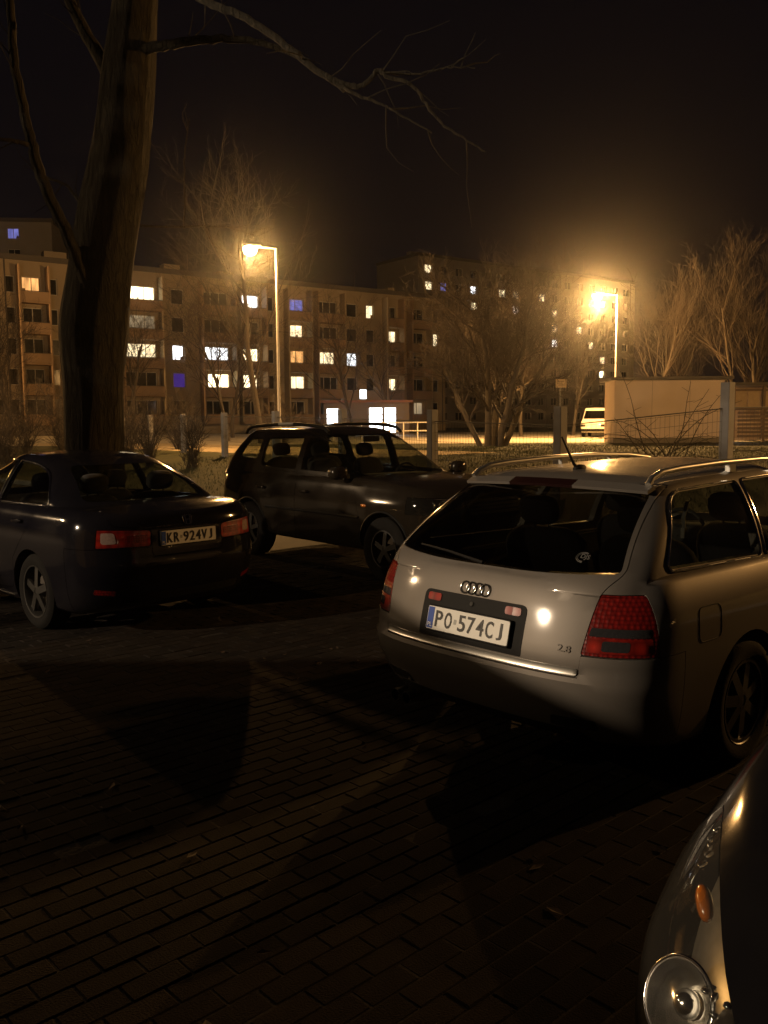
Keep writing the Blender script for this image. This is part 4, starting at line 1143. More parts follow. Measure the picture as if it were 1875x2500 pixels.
# ------------------------------------------------------------------ the thick tree on the left, traced limb by limb in space
def near_tree():
    base = Vector((-3.96, 12.0, 0))
    o = empty('large_tree', base, 0, 'large bare tree with a very thick trunk behind the black saloon', 'tree')
    # trunk: axis and radius against height
    ax = [(0, -.03, .48), (.5, -.01, .41), (1.37, .015, .375), (2.2, .04, .40), (3.0, .09, .44), (3.5, .16, .43), (4.2, .30, .41), (5.6, .58, .37), (6.6, .70, .32), (7.2, .78, .29), (9.0, .95, .24), (10.5, 1.05, .17), (12, 1.15, .08)]
    fx, fr = pchip([(a[0], a[1]) for a in ax]), pchip([(a[0], a[2]) for a in ax])
    m = MB(); n = 28; zs = np.linspace(-.1, 12, 90); rr = random.Random(4)
    ph = [rr.uniform(0, 6.28) for _ in range(6)]
    for z in zs:
        r0 = float(fr(max(z, 0))); cx = float(fx(max(z, 0)))
        for j in range(n):
            t = 2 * math.pi * j / n
            k = 1 + .035 * math.sin(3 * t + ph[0] + z * .5) + .025 * math.sin(7 * t + ph[1] - z * 1.1) + .02 * math.sin(11 * t + ph[2] + z * 2.3) + .02 * math.sin(z * 4 + ph[3] + 2 * t)
            if z < .6: k += .25 * (1 - z / .6) ** 2 * (1 + .5 * math.sin(5 * t))
            m.v.append((cx + r0 * k * math.cos(t), r0 * k * math.sin(t), z))
    for i in range(len(zs) - 1):
        for j in range(n): m.f.append((i * n + j, i * n + (j + 1) % n, (i + 1) * n + (j + 1) % n, (i + 1) * n + j))
    mb = bpy.data.materials.new('thick_bark'); t, p = nodes_of(mb)
    tc = t.nodes.new('ShaderNodeTexCoord'); mp = t.nodes.new('ShaderNodeMapping'); mp.inputs['Scale'].default_value = (1, 1, .22)
    v = t.nodes.new('ShaderNodeTexNoise'); v.inputs['Scale'].default_value = 16; v.inputs['Detail'].default_value = 9; v.inputs['Roughness'].default_value = .7
    t.links.new(tc.outputs['Object'], mp.inputs[0]); t.links.new(mp.outputs[0], v.inputs['Vector'])
    cr = t.nodes.new('ShaderNodeValToRGB'); cr.color_ramp.elements[0].position = .3; cr.color_ramp.elements[1].position = .7
    cr.color_ramp.elements[0].color = (.014, .011, .006, 1); cr.color_ramp.elements[1].color = (.060, .047, .025, 1)
    t.links.new(v.outputs['Fac'], cr.inputs[0]); t.links.new(cr.outputs[0], p.inputs['Base Color'])
    vo = t.nodes.new('ShaderNodeTexVoronoi'); vo.feature = 'DISTANCE_TO_EDGE'; vo.inputs['Scale'].default_value = 11
    wp = t.nodes.new('ShaderNodeMix'); wp.data_type = 'VECTOR'; wp.inputs[0].default_value = .12
    t.links.new(mp.outputs[0], wp.inputs[4]); t.links.new(v.outputs['Color'], wp.inputs[5]); t.links.new(wp.outputs[1], vo.inputs['Vector'])
    ms = t.nodes.new('ShaderNodeMapRange'); ms.inputs['From Max'].default_value = .22; t.links.new(vo.outputs['Distance'], ms.inputs['Value'])
    ad = t.nodes.new('ShaderNodeMath'); ad.operation = 'MULTIPLY_ADD'; ad.inputs[1].default_value = 1.0
    t.links.new(ms.outputs[0], ad.inputs[0]); t.links.new(v.outputs['Fac'], ad.inputs[2])
    bu = t.nodes.new('ShaderNodeBump'); bu.inputs['Strength'].default_value = 1.0; bu.inputs['Distance'].default_value = .05
    t.links.new(ad.outputs[0], bu.inputs['Height']); t.links.new(bu.outputs['Normal'], p.inputs['Normal']); p.inputs['Roughness'].default_value = .9
    m.build('trunk', mb, o, 70)
    pit = MB(); ring = [(1.15 * math.cos(t_) * (1 + .06 * math.sin(5 * t_)), 1.05 * math.sin(t_) * (1 + .05 * math.sin(3 * t_)), .004) for t_ in np.linspace(0, 2 * math.pi, 33)[:-1]]
    pit.add([(0, 0, .03)] + ring, [(0, 1 + k, 1 + (k + 1) % 32) for k in range(32)])
    pt = pit.build('tree_pit', noise_ground('pit_soil', (.018, .014, .009), (.040, .032, .020), 3.0)); pt.location = base; tag(pt, kind='structure')
    r = random.Random(9)
    def limb(pts, r0, r1, nm='branch', twigs=0, seed=0):
        pts = [Vector(q) for q in pts]; P = []
        for i in range(len(pts) - 1):            # smooth the polyline
            a, b = pts[i], pts[i + 1]; a0 = pts[max(0, i - 1)]; b1 = pts[min(len(pts) - 1, i + 2)]
            for k in range(5):
                t_ = k / 5; q = .5 * ((2 * a) + (b - a0) * t_ + (2 * a0 - 5 * a + 4 * b - b1) * t_ ** 2 + (3 * a - a0 - 3 * b + b1) * t_ ** 3)
                P.append(q + Vector((r.gauss(0, .006), r.gauss(0, .006), r.gauss(0, .006))))
        P.append(pts[-1]); N_ = len(P)
        mb_ = MB().tube(P, [r0 + (r1 - r0) * (i / (N_ - 1)) ** .8 for i in range(N_)], 8)
        br = mb_.build(nm, mb, o, 60)
        tw = MB()
        for k in range(twigs):
            i = r.randrange(N_ // 3, N_ - 1); a = P[i]; d = (P[i + 1] - P[i]).normalized()
            d = (d + Vector((r.gauss(0, .6), r.gauss(0, .5), r.gauss(0, .6)))).normalized(); q = [a.copy()]; pp = a.copy()
            L = r.uniform(.3, 1.0)
            for _ in range(4):
                d = (d + Vector((r.gauss(0, .2), r.gauss(0, .2), r.gauss(0, .2)))).normalized(); pp = pp + d * L / 4; q.append(pp.copy())
            tw.tube(q, [.010, .008, .006, .005, .003], 4, cap=False)
        if twigs: tag(tw.build('twigs', mb, br, 60), kind='stuff')
        return br
    # crooked limb on the left that springs from the burl
    limb([(.15, -.30, 3.41), (.07, -.39, 3.71), (-.06, -.48, 4.10), (-.24, -.57, 4.56), (-.34, -.66, 4.94), (-.39, -.74, 5.26), (-.43, -.83, 5.66), (-.46, -.92, 5.99), (-.44, -1.01, 6.44), (-.41, -1.1, 6.95)], .095, .045, twigs=5)
    limb([(-.40, -.80, 5.12), (-.49, -.9, 5.14), (-.65, -1.0, 5.13), (-1.3, -1.3, 5.05)], .035, .015, twigs=2)
    # arching limb to the right
    limb([(.66, -.05, 6.36), (.97, -.2, 6.48), (1.3, -.27, 6.51), (1.68, -.34, 6.53), (2.05, -.41, 6.51), (2.47, -.49, 6.42), (2.89, -.56, 6.25), (3.25, -.63, 5.98), (3.5, -.7, 5.76)], .085, .018, twigs=6)
    # long limb from above crossing to the right, with a kinked fork
    limb([(.80, -.2, 7.9), (.95, -.6, 7.66), (1.35, -.8, 7.09), (1.77, -1.0, 6.76), (2.04, -1.2, 6.55), (2.34, -1.4, 6.36), (2.76, -1.6, 6.04), (3.09, -1.8, 5.71), (3.42, -2.0, 5.42)], .065, .034, twigs=4)
    limb([(3.42, -2.0, 5.42), (3.6, -2.03, 5.35), (3.74, -2.06, 5.33), (3.85, -2.09, 5.40), (3.93, -2.12, 5.47), (4.04, -2.15, 5.39), (4.27, -2.18, 5.31), (4.44, -2.21, 5.08), (4.63, -2.24, 4.86), (4.83, -2.27, 4.72), (5.06, -2.3, 4.57)], .036, .010, twigs=6)
    limb([(3.42, -2.0, 5.42), (3.65, -2.1, 5.25), (3.91, -2.2, 5.11), (4.17, -2.3, 4.95), (4.49, -2.4, 4.73)], .024, .008, twigs=4)
    limb([(3.93, -2.1, 5.47), (4.27, -2.17, 5.41), (4.52, -2.25, 5.42), (4.69, -2.32, 5.42), (4.94, -2.4, 5.38)], .016, .006, twigs=4)
    # high limbs, mostly in the dark
    limb([(.55, 0, 5.9), (.25, .2, 6.5), (-.1, .4, 7.1), (-.5, .5, 8.0)], .12, .06, twigs=8)
    limb([(.95, 0, 8.8), (1.5, .5, 9.5), (2.4, .8, 10.2), (3.6, 1.0, 10.6)], .12, .04, twigs=20)
    limb([(.8, 0, 7.8), (-.1, -.6, 8.8), (-1.2, -1.0, 9.8)], .12, .05, twigs=15)
    limb([(.45, .3, 4.40), (1.07, .67, 4.45), (1.63, 1.03, 4.53), (2.05, 1.4, 4.48)], .022, .008, twigs=4)
    limb([(1.16, .75, 4.45), (1.16, .9, 5.03), (1.16, .9, 5.48), (1.25, .9, 5.98)], .014, .009, twigs=3)
    limb([(.1, .1, 4.4), (-.3, .3, 4.9), (-.7, .5, 5.1)], .03, .01, twigs=5)
    return o

# ------------------------------------------------------------------ street lamps
M_POLE = mat('galvanised_pole', (.36, .35, .33), rough=.55, metal=.3, var=.2, scale=10)
M_LAMP = emit('sodium_lamp', (1.0, .62, .24), 45.0)
def street_lamp(loc, arm, height, energy, label, radius=.14, col=SODIUM):
    o = empty('street_lamp', loc, 0, label, 'street lamp', 'sodium street lamps')
    MB().tube([(0, 0, -.1), (0, 0, 1.2), (0, 0, 1.25), (0, 0, height)], [.085, .08, .062, .042], 12).build('pole', M_POLE, o, 40)
    d = Vector((arm[0], arm[1], 0)); L = d.length; u = d.normalized()
    MB().tube([(0, 0, height - .06), (0, 0, height - .01), (u.x * .12, u.y * .12, height), (d.x - u.x * .25, d.y - u.y * .25, height + .05)], [.042, .036, .03, .028], 8).build('arm', M_POLE, o, 40)
    hd = MB()
    rz = math.atan2(u.y, u.x); c, s_ = math.cos(rz), math.sin(rz)
    def T(m): m.v = [(d.x + x * c - y * s_, d.y + x * s_ + y * c, height + z) for x, y, z in m.v]; return m
    h_ = T(MB().ellipsoid((0, 0, .09), (.38, .22, .09), 18, 8, .8)).build('lamp_head', M_POLE, o, 50)
    T(MB().ellipsoid((.06, 0, -.06), (.27, .25, .23), 18, 12, .95)).build('lamp_lens', M_LAMP, h_, 60)  # bowl oversized so its glowing shape also imitates lens glare
    l = bpy.data.lights.new('lamp_light', 'POINT'); l.energy = energy; l.color = col; l.shadow_soft_size = radius
    lo = bpy.data.objects.new('lamp_light', l); COL.objects.link(lo); lo.parent = o; lo.location = (d.x, d.y, height - .45)
    return o

# ------------------------------------------------------------------ blocks of flats
M_WALL = mat('panel_render', (.30, .245, .17), rough=.9, var=.18, scale=.6, bump=.2, bscale=6)
M_WALL2 = mat('panel_render_grey', (.26, .235, .20), rough=.9, var=.18, scale=.5, bump=.2, bscale=6)
M_BALC = mat('balcony_panel', (.27, .19, .125), rough=.85, var=.25, scale=.8)
M_FRAME = mat('window_frame', (.45, .42, .36), rough=.6, var=.1)
M_PANE = mat('dark_pane', (.020, .020, .018), rough=.12, var=.3, spec=.6)
M_ROOF = mat('roof_edge', (.09, .08, .07), rough=.8, var=.2)
W_WARM = emit('lit_warm', (1.0, .78, .44), 2.6, .55, 1.6)
W_BRIGHT = emit('lit_bright', (1.0, .82, .50), 6.0, .35, 1.2)
W_WHITE = emit('lit_white', (.95, .97, 1.0), 4.0, .35, 1.5)
W_ORANGE = emit('lit_orange', (1.0, .46, .14), 1.6, .7, 2.2)
W_BLUE = emit('lit_blue', (.34, .34, 1.0), .6, .6, 2.0)
W_PURPLE = emit('lit_purple', (.17, .07, .62), .30, .2, 1.0)
W_DIM = emit('lit_dim', (1.0, .72, .40), .45, .6, 1.5)

def block(name, label, loc, rz, length, depth, height, cols, rows, wh, lit, wall=None, group='blocks of flats', bands=True, seed=0):
    """front at local y = 0 facing -y; cols = (x0, x1, kind); openings are real holes with frame, mullion and pane"""
    r = random.Random(seed); wall = wall or M_WALL
    o = empty(name, loc, rz, label, 'building', group)
    xs = sorted({0.0, length} | {round(c[0], 3) for c in cols} | {round(c[1], 3) for c in cols})
    zs = sorted({-1.0, height} | {round(z - wh / 2, 3) for z in rows} | {round(z + wh / 2, 3) for z in rows})
    op = {(round(c[0], 3), round(c[1], 3)) for c in cols}; oz = {(round(z - wh / 2, 3), round(z + wh / 2, 3)) for z in rows}
    m = MB(); dp = .22
    for i in range(len(xs) - 1):
        for j in range(len(zs) - 1):
            a, b, c, d = xs[i], xs[i + 1], zs[j], zs[j + 1]
            if (a, b) in op and (c, d) in oz:
                m.add([(a, 0, c), (b, 0, c), (b, dp, c), (a, dp, c)], [(0, 1, 2, 3)]); m.add([(a, 0, d), (b, 0, d), (b, dp, d), (a, dp, d)], [(3, 2, 1, 0)])
                m.add([(a, 0, c), (a, dp, c), (a, dp, d), (a, 0, d)], [(0, 1, 2, 3)]); m.add([(b, 0, c), (b, dp, c), (b, dp, d), (b, 0, d)], [(3, 2, 1, 0)])
            else: m.add([(a, 0, c), (b, 0, c), (b, 0, d), (a, 0, d)], [(0, 1, 2, 3)])
    m.add([(0, 0, -1), (0, depth, -1), (0, depth, height), (0, 0, height)], [(0, 1, 2, 3)])
    m.add([(length, 0, -1), (length, depth, -1), (length, depth, height), (length, 0, height)], [(0, 1, 2, 3)])
    m.add([(0, depth, -1), (length, depth, -1), (length, depth, height), (0, depth, height)], [(0, 1, 2, 3)])
    m.add([(0, 0, height), (length, 0, height), (length, depth, height), (0, depth, height)], [(0, 1, 2, 3)])
    m.build('wall', wall, o)
    MB().box((length / 2, depth / 2, height + .25), (length + .3, depth + .3, .5)).build('roof', M_ROOF, o)
    for c in cols:
        if c[2] == 'balc':
            for x in (c[0] - .43, c[1] + .43): MB().box((x, -.62, (rows[-1] + rows[0]) / 2 + .1), (.14, 1.24, rows[-1] - rows[0] + 3.2)).build('loggia_fin', r.choice((wall, M_BALC)), o)
        elif r.random() < .35: MB().tube([(c[1] + .55, -.06, 0), (c[1] + .55, -.06, height)], .06, 6).build('downpipe', M_ROOF, o)
    for k in range(int(length / 7)):
        x = 3 + 7 * k + r.uniform(-2, 2); h = r.uniform(.6, 1.5)
        MB().box((x, depth * r.uniform(.3, .7), height + .5 + h / 2), (r.uniform(.6, 2.2), 1.2, h)).build('roof_vent', wall, o)
        if r.random() < .6: MB().tube([(x + 1.6, depth * .4, height + .4), (x + 1.6, depth * .4, height + .5 + r.uniform(1.5, 3.0))], .035, 5).build('aerial_mast', M_ROOF, o)
    for ci, c in enumerate(cols):
        for ri, z in enumerate(rows):
            a, b = c[0], c[1]; w_ = b - a; z0, z1 = z - wh / 2, z + wh / 2
            lm = lit.get((ci, ri)); nm_ = max(1, round(w_ / 1.0))
            f = MB(); t = .07; y = dp - .06
            f.box((w_ / 2, y, z0 + t / 2 - z0), (w_, .06, t)); f.box((w_ / 2, y, wh - t / 2), (w_, .06, t))
            for k in range(nm_ + 1):
                xx = min(max(k * w_ / nm_, t / 2), w_ - t / 2); f.box((xx, y, wh / 2), (t, .058, wh - 2 * t))
            fo = f.build('window', M_FRAME, o); fo.location = (a, 0, z0)
            pm = lm or M_PANE
            p_ = MB().add([(0, dp - .03, 0), (w_, dp - .03, 0), (w_, dp - .03, wh), (0, dp - .03, wh)], [(0, 1, 2, 3)]).raw('pane')
            po = link('pane', p_, pm, fo)
            if lm is not None and lm is not W_PURPLE and r.random() < .75:   # curtain edges, plants or furniture before the light
                cw = r.uniform(.08, .18) * w_; cx = r.choice((0, w_ - cw)); q = MB().box((cx + cw / 2, dp - .045, wh / 2), (cw, .01, wh))
                for _ in range(r.randint(0, 3)):
                    hh = r.uniform(.1, .45); q.box((r.uniform(.2, w_ - .2), dp - .047, hh / 2 + .05), (r.uniform(.08, .3), .01, hh))
                q.build('curtain', mat('curtain', (.30, .22, .13), rough=.9, var=.3, scale=8), fo)
            if c[2] == 'balc':
                zf = z0 - .95
                bm_ = MB(); x0, x1 = -.35, w_ + .35
                bm_.box(((x0 + x1) / 2, -.60, .06), (x1 - x0, 1.2, .14)); bm_.box(((x0 + x1) / 2, -1.17, .58), (x1 - x0, .06, .86))
                bm_.box((x0 + .03, -.6, .58), (.06, 1.08, .86)); bm_.box((x1 - .03, -.6, .58), (.06, 1.08, .86))
                bo = bm_.build('balcony', M_BALC, o); bo.location = (a, 0, zf)
                MB().tube([(x0, -1.17, 1.05), (x1, -1.17, 1.05)], .03, 6).build('handrail', M_ROOF, bo)
    return o

def build_blocks():
    # five-storey block, facade line (-20.9 + s, 91 + .689 s)
    S0 = -24.0
    def sx(px):
        k = (px - 937.5) / 2142; s = (91 * k + 20.9) / (1 - .689 * k); return (s - S0) * 1.2143
    cp = [(-120, -95, 'win'), (-80, -20, 'balc'), (-2, 20, 'win'), (36, 58, 'win'), (75, 122, 'balc'), (134, 160, 'win'), (185, 215, 'win'), (238, 290, 'balc'), (316, 392, 'balc'), (431, 461, 'win'), (506, 566, 'balc'), (596, 640, 'balc'), (659, 676, 'win'),
          (709, 748, 'balc'), (779, 828, 'balc'), (851, 876, 'win'), (898, 917, 'win'), (944, 969, 'balc'), (1003, 1036, 'balc'), (1057, 1072, 'win')]
    cols = [(sx(a), sx(b), t) for a, b, t in cp]
    rows = [3.3 + 2.8 * k for k in range(5)]
    lit = {(8, 4): W_BRIGHT, (8, 2): W_WARM, (9, 2): W_WHITE, (9, 1): W_PURPLE, (10, 2): W_WHITE, (10, 1): W_BRIGHT, (11, 4): W_WHITE, (11, 2): W_BRIGHT, (11, 1): W_BRIGHT,
           (8, 3): W_DIM, (13, 4): W_BLUE, (13, 3): W_WARM, (13, 2): W_ORANGE, (13, 1): W_WARM, (14, 2): W_WARM, (15, 2): W_WHITE, (16, 4): W_WARM, (17, 3): W_WARM, (17, 1): W_WARM, (19, 3): W_WARM, (4, 4): W_ORANGE, (18, 0): W_DIM}
    block('apartment_block', 'five-storey block of flats with balconies and the most lit windows', (-20.9 + S0, 91 + .689 * S0, 0), math.atan2(.689, 1), sx(1088), 11, 16.7, cols, rows, 1.52, lit, seed=1)
    # entrance canopies and pipes keep the facade from looking flat
    # tower on the left, behind
    cols = [(1.6 + 3.3 * k, 3.2 + 3.3 * k, 'win') for k in range(11)]
    rows = [2.6 + 2.75 * k for k in range(10)]
    lit = {(9, 9): W_WHITE, (10, 9): W_BLUE, (9, 8): W_WARM, (10, 7): W_WARM, (6, 8): W_WARM}
    block('tower_block', 'tall block behind the thick tree, its upper floors above the lower block', (-85.0, 118, 0), math.atan2(4.2, 40), 40.4, 12, 28.9, cols, rows, 1.4, lit, M_WALL2, seed=2)
    # tall block right of centre, behind
    cols = [(1.4 + 3.4 * k, 3.0 + 3.4 * k, 'win') for k in range(16)]
    rows = [2.6 + 2.75 * k for k in range(10)]
    lit = {(0, 9): W_WARM, (0, 8): W_WARM, (1, 8): W_BLUE, (3, 8): W_WHITE, (3, 7): W_WARM, (5, 8): W_WARM, (6, 7): W_WHITE, (6, 8): W_WARM, (7, 7): W_DIM, (8, 8): W_WARM, (9, 7): W_WARM, (9, 5): W_WHITE, (9, 6): W_WARM, (11, 6): W_WARM, (13, 4): W_WARM, (13, 3): W_BRIGHT, (12, 5): W_WARM}
    block('tall_block', 'tall dark block of flats rising behind the multi-stemmed tree', (6.0, 150, 0), math.atan2(.717, 1), 56, 12, 29.3, cols, rows, 1.4, lit, M_WALL2, seed=3)

def build_shop():
    o = empty('corner_shop', (-5.0, 75, LAWN - .05), 0, 'low flat-roofed shop with brightly lit white windows beyond the dark SUV', 'building')
    w_ = mat('shop_wall', (.10, .08, .065), rough=.9, var=.2)
    # wall with three openings
    ops = [(.15, 1.25, .35, 2.30), (3.75, 4.95, .15, 2.35), (5.05, 6.10, .15, 2.35)]
    m = MB(); H_, L_, D_ = 2.75, 7.2, 5.0
    xs = sorted({0, L_} | {a for q in ops for a in q[:2]})
    for i in range(len(xs) - 1):
        a, b = xs[i], xs[i + 1]; q = [k for k in ops if abs(k[0] - a) < 1e-6 and abs(k[1] - b) < 1e-6]
        if q:
            m.box(((a + b) / 2, .1, q[0][2] / 2), (b - a, .2, q[0][2])); m.box(((a + b) / 2, .1, (q[0][3] + H_) / 2), (b - a, .2, H_ - q[0][3]))
        else: m.box(((a + b) / 2, .1, H_ / 2), (b - a, .2, H_))
    m.box((.1, D_ / 2 + .1, H_ / 2), (.2, D_ - .2, H_)); m.box((L_ - .1, D_ / 2 + .1, H_ / 2), (.2, D_ - .2, H_)); m.box((L_ / 2, D_, H_ / 2), (L_, .2, H_))
    m.build('wall', w_, o)
    MB().box((L_ / 2, D_ / 2, H_ + .09), (L_ + .6, D_ + .6, .18)).build('roof', mat('shop_roof', (.16, .07, .05), rough=.8), o)
    E_ = emit('shop_light', (.82, .90, 1.0), 9.0, .25, 1.3)
    for (a, b, c, d) in ops:
        f = MB(); cx, w2, h2 = (a + b) / 2, b - a, d - c
        for z in (c + .03, c + h2 * .72, d - .03): f.box((cx, .08, z), (w2, .06, .06))
        for x in (a + .03, b - .03): f.box((x, .08, c + h2 / 2), (.06, .058, h2 - .12))
        fo = f.build('window', M_FRAME, o)
        link('pane', MB().add([(a, .12, c), (b, .12, c), (b, .12, d), (a, .12, d)], [(0, 1, 2, 3)]).raw('pane'), E_, fo)
    # small lit panel standing in for the white stair window behind
    MB().box((3.3, -.06, 3.45), (.55, .10, .75)).build('stair_window_panel', emit('stair_window_light', (.85, .92, 1.0), 5.0), o)
    MB().tube([(3.3, 0, 2.8), (3.3, 0, 3.1)], .03, 6).build('sign_post', M_POLE, o)  # stem under the lit window panel
    return o

def build_substation():
    o = empty('utility_building', (11.25, 43.0, LAWN - .05), R(-3), 'low pale pink utility building with a flat dark roof', 'building')
    pm = mat('pink_render', (.66, .55, .47), rough=.9, var=.12, scale=1.2, bump=.2, bscale=10)
    m = MB(); L_, D_, H_ = 5.35, 2.4, 3.05
    m.box((L_ / 2, D_ / 2, H_ / 2), (L_, D_, H_)); m.build('wall', pm, o)
    MB().box((L_ / 2, D_ / 2, H_ + .07), (L_ + .5, D_ + .5, .14)).build('roof', M_ROOF, o)
    MB().box((L_ / 2, -.01, .12), (L_ + .04, .06, .26)).build('plinth', mat('plinth', (.20, .18, .15), rough=.9), o)
    MB().tube([(5.28, -.06, .1), (5.28, -.06, 3.0)], .045, 8).build('downpipe', M_ROOF, o)
    for x in (1.8, 3.6): MB().box((x, -.001, 1.65), (.012, .012, 2.75)).build('render_joint', mat('plinth', (.2, .18, .15)), o)
    # open annexe on the right
    a = empty('annexe_shed', (16.75, 43.6, LAWN - .05), R(1.5), 'open timber annexe with slatted front beside the utility building', 'shed')
    tm = mat('old_timber', (.16, .115, .075), rough=.85, var=.35, scale=6)
    wm = mat('annexe_panel', (.42, .32, .20), rough=.85, var=.2)
    MB().box((2.6, 1.5, 2.85), (5.8, 3.6, .14)).build('roof', M_ROOF, a)
    MB().box((2.6, 3.0, 1.4), (5.2, .1, 2.76)).build('back_wall', wm, a)
    for x in (.5, 2.0, 3.4, 4.8): MB().box((x, -.1, 1.39), (.12, .12, 2.76)).build('post', tm, a)
    for k, x in enumerate((.92, 1.56, 2.28, 2.95, 3.7, 4.4)):
        MB().box((x, .05, 2.1), (.56, .03, .78)).build('panel', wm, a)
    MB().box((2.65, 0, 1.62), (4.3, .10, .10)).build('rail', tm, a); MB().box((2.65, 0, 2.55), (4.3, .10, .10)).build('rail', tm, a)
    for k in range(7): MB().box((2.75, -.16, .30 + .19 * k), (4.1, .025, .115)).build('slat', tm, a)
    tl = MB().box((.25, -.12, .95), (.16, .08, 1.25)).build('tube_lamp', emit('white_tube', (1.0, .97, .90), 9.0), a)
    return o

def build_van(loc, yaw, z, label, pm):
    P = pm
    low = Shell(zb=[(-2, .32), (3, .30)], zt=[(-2, 1.18), (1.6, 1.16), (2.2, 1.02), (2.5, .9)], XR=[(.3, -1.75), (1.2, -1.72)], XF=[(.3, 2.35), (.55, 2.42), (.9, 2.35), (1.16, 2.05)],
                W=[(-2, .88), (2.4, .86)], Sd=[(.3, .95), (.7, 1.0), (1.2, .95)], cr=.2, nr=4, cf=.4, nf=3, rt=.05, rb=.05, nside=24, nlev=8)
    gr = Shell(zb=[(-2, 1.05), (3, 1.05)], zt=[(-2, 1.90), (1.5, 1.92), (2.2, 1.86)], XR=[(1.05, -1.72), (1.92, -1.60)], XF=[(1.05, 2.16), (1.5, 1.82), (1.92, 1.45)],
               W=[(-2, .84), (2.2, .80)], Sd=[(1.05, 1.0), (1.92, .86)], cr=.2, nr=4, cf=.35, nf=3, rt=.07, rb=.02, nside=24, nlev=8)
    c = Car('parked_van', loc, yaw, low, gr, P, label, 'van')
    c.root.location.z = z
    c.cavity(-1.5, 1.7, .72, .5, 1.12)
    c.side_windows([round_poly([(.75, 1.2), (1.75, 1.2), (1.45, 1.68), (.75, 1.72)], .05), round_poly([(-.5, 1.2), (.6, 1.2), (.6, 1.72), (-.5, 1.72)], .05), round_poly([(-1.5, 1.2), (-.62, 1.2), (-.62, 1.72), (-1.5, 1.72)], .05)], ['door_window', 'side_window', 'side_window'], G_DARK)
    c.end_window(round_poly([(-.70, 1.20), (.70, 1.20), (.62, 1.75), (-.62, 1.75)], .06), 1.0, 4, 'windscreen', G_DARK)
    c.arches((-1.0, 1.6), .36, .31)
    for sg in (1, -1):
        q = round_poly([(.50, .68), (.80, .68), (.80, .84), (.50, .84)], .03)
        c.skin('headlight', q if sg > 0 else mirror_y(q), 'x', 1.8, 4, [M_SMOKE], out=.003, th=.02)
    c.skin('front_bumper', round_poly([(-.9, .36), (.9, .36), (.9, .54), (-.9, .54)], .03), 'x', 1.6, 4, [M_TRIM], out=.012, th=.04)
    for x in (-1.0, 1.6):
        for sg in (1, -1): wheel(c.root, x, sg * .74, .31, .19, .19, 6)
    c.done()

def build_shade_garages():
    """added garage row, out of view, that keeps lamp light off the paving"""
    wm = mat('garage_render', (.24, .22, .19), rough=.9, var=.25, scale=1.5, bump=.2, bscale=20)
    dm = mat('garage_door', (.10, .085, .06), rough=.6, var=.3, scale=3)
    o = empty('shade_garages', (-4.6, -13.6, 0), R(90), 'added row of garages, out of view, that shades the paving from the left lamp', 'garage')  # unseen blocker, added and sized to shadow the foreground
    n, w_, D_, H_ = 6, 2.8, 5.5, 2.22
    MB().box((n * w_ / 2, D_ / 2 + .12, H_ / 2), (n * w_, D_, H_)).build('wall', wm, o)
    MB().box((n * w_ / 2, D_ / 2, H_ + .06), (n * w_ + .3, D_ + .4, .12)).build('roof', M_ROOF, o)
    for k in range(n):
        d = MB().box((w_ * (k + .5), .085, 1.02), (2.3, .05, 2.04)).build('garage_door', dm, o)
        for j in range(8): MB().box((w_ * (k + .5) - 1.0 + j * .285, .052, 1.02), (.05, .018, 1.96)).build('rib', dm, d)
        MB().tube([(w_ * (k + .5), .03, .95), (w_ * (k + .5) + .14, .03, .95)], .012, 6).build('handle', M_CHROME, d)

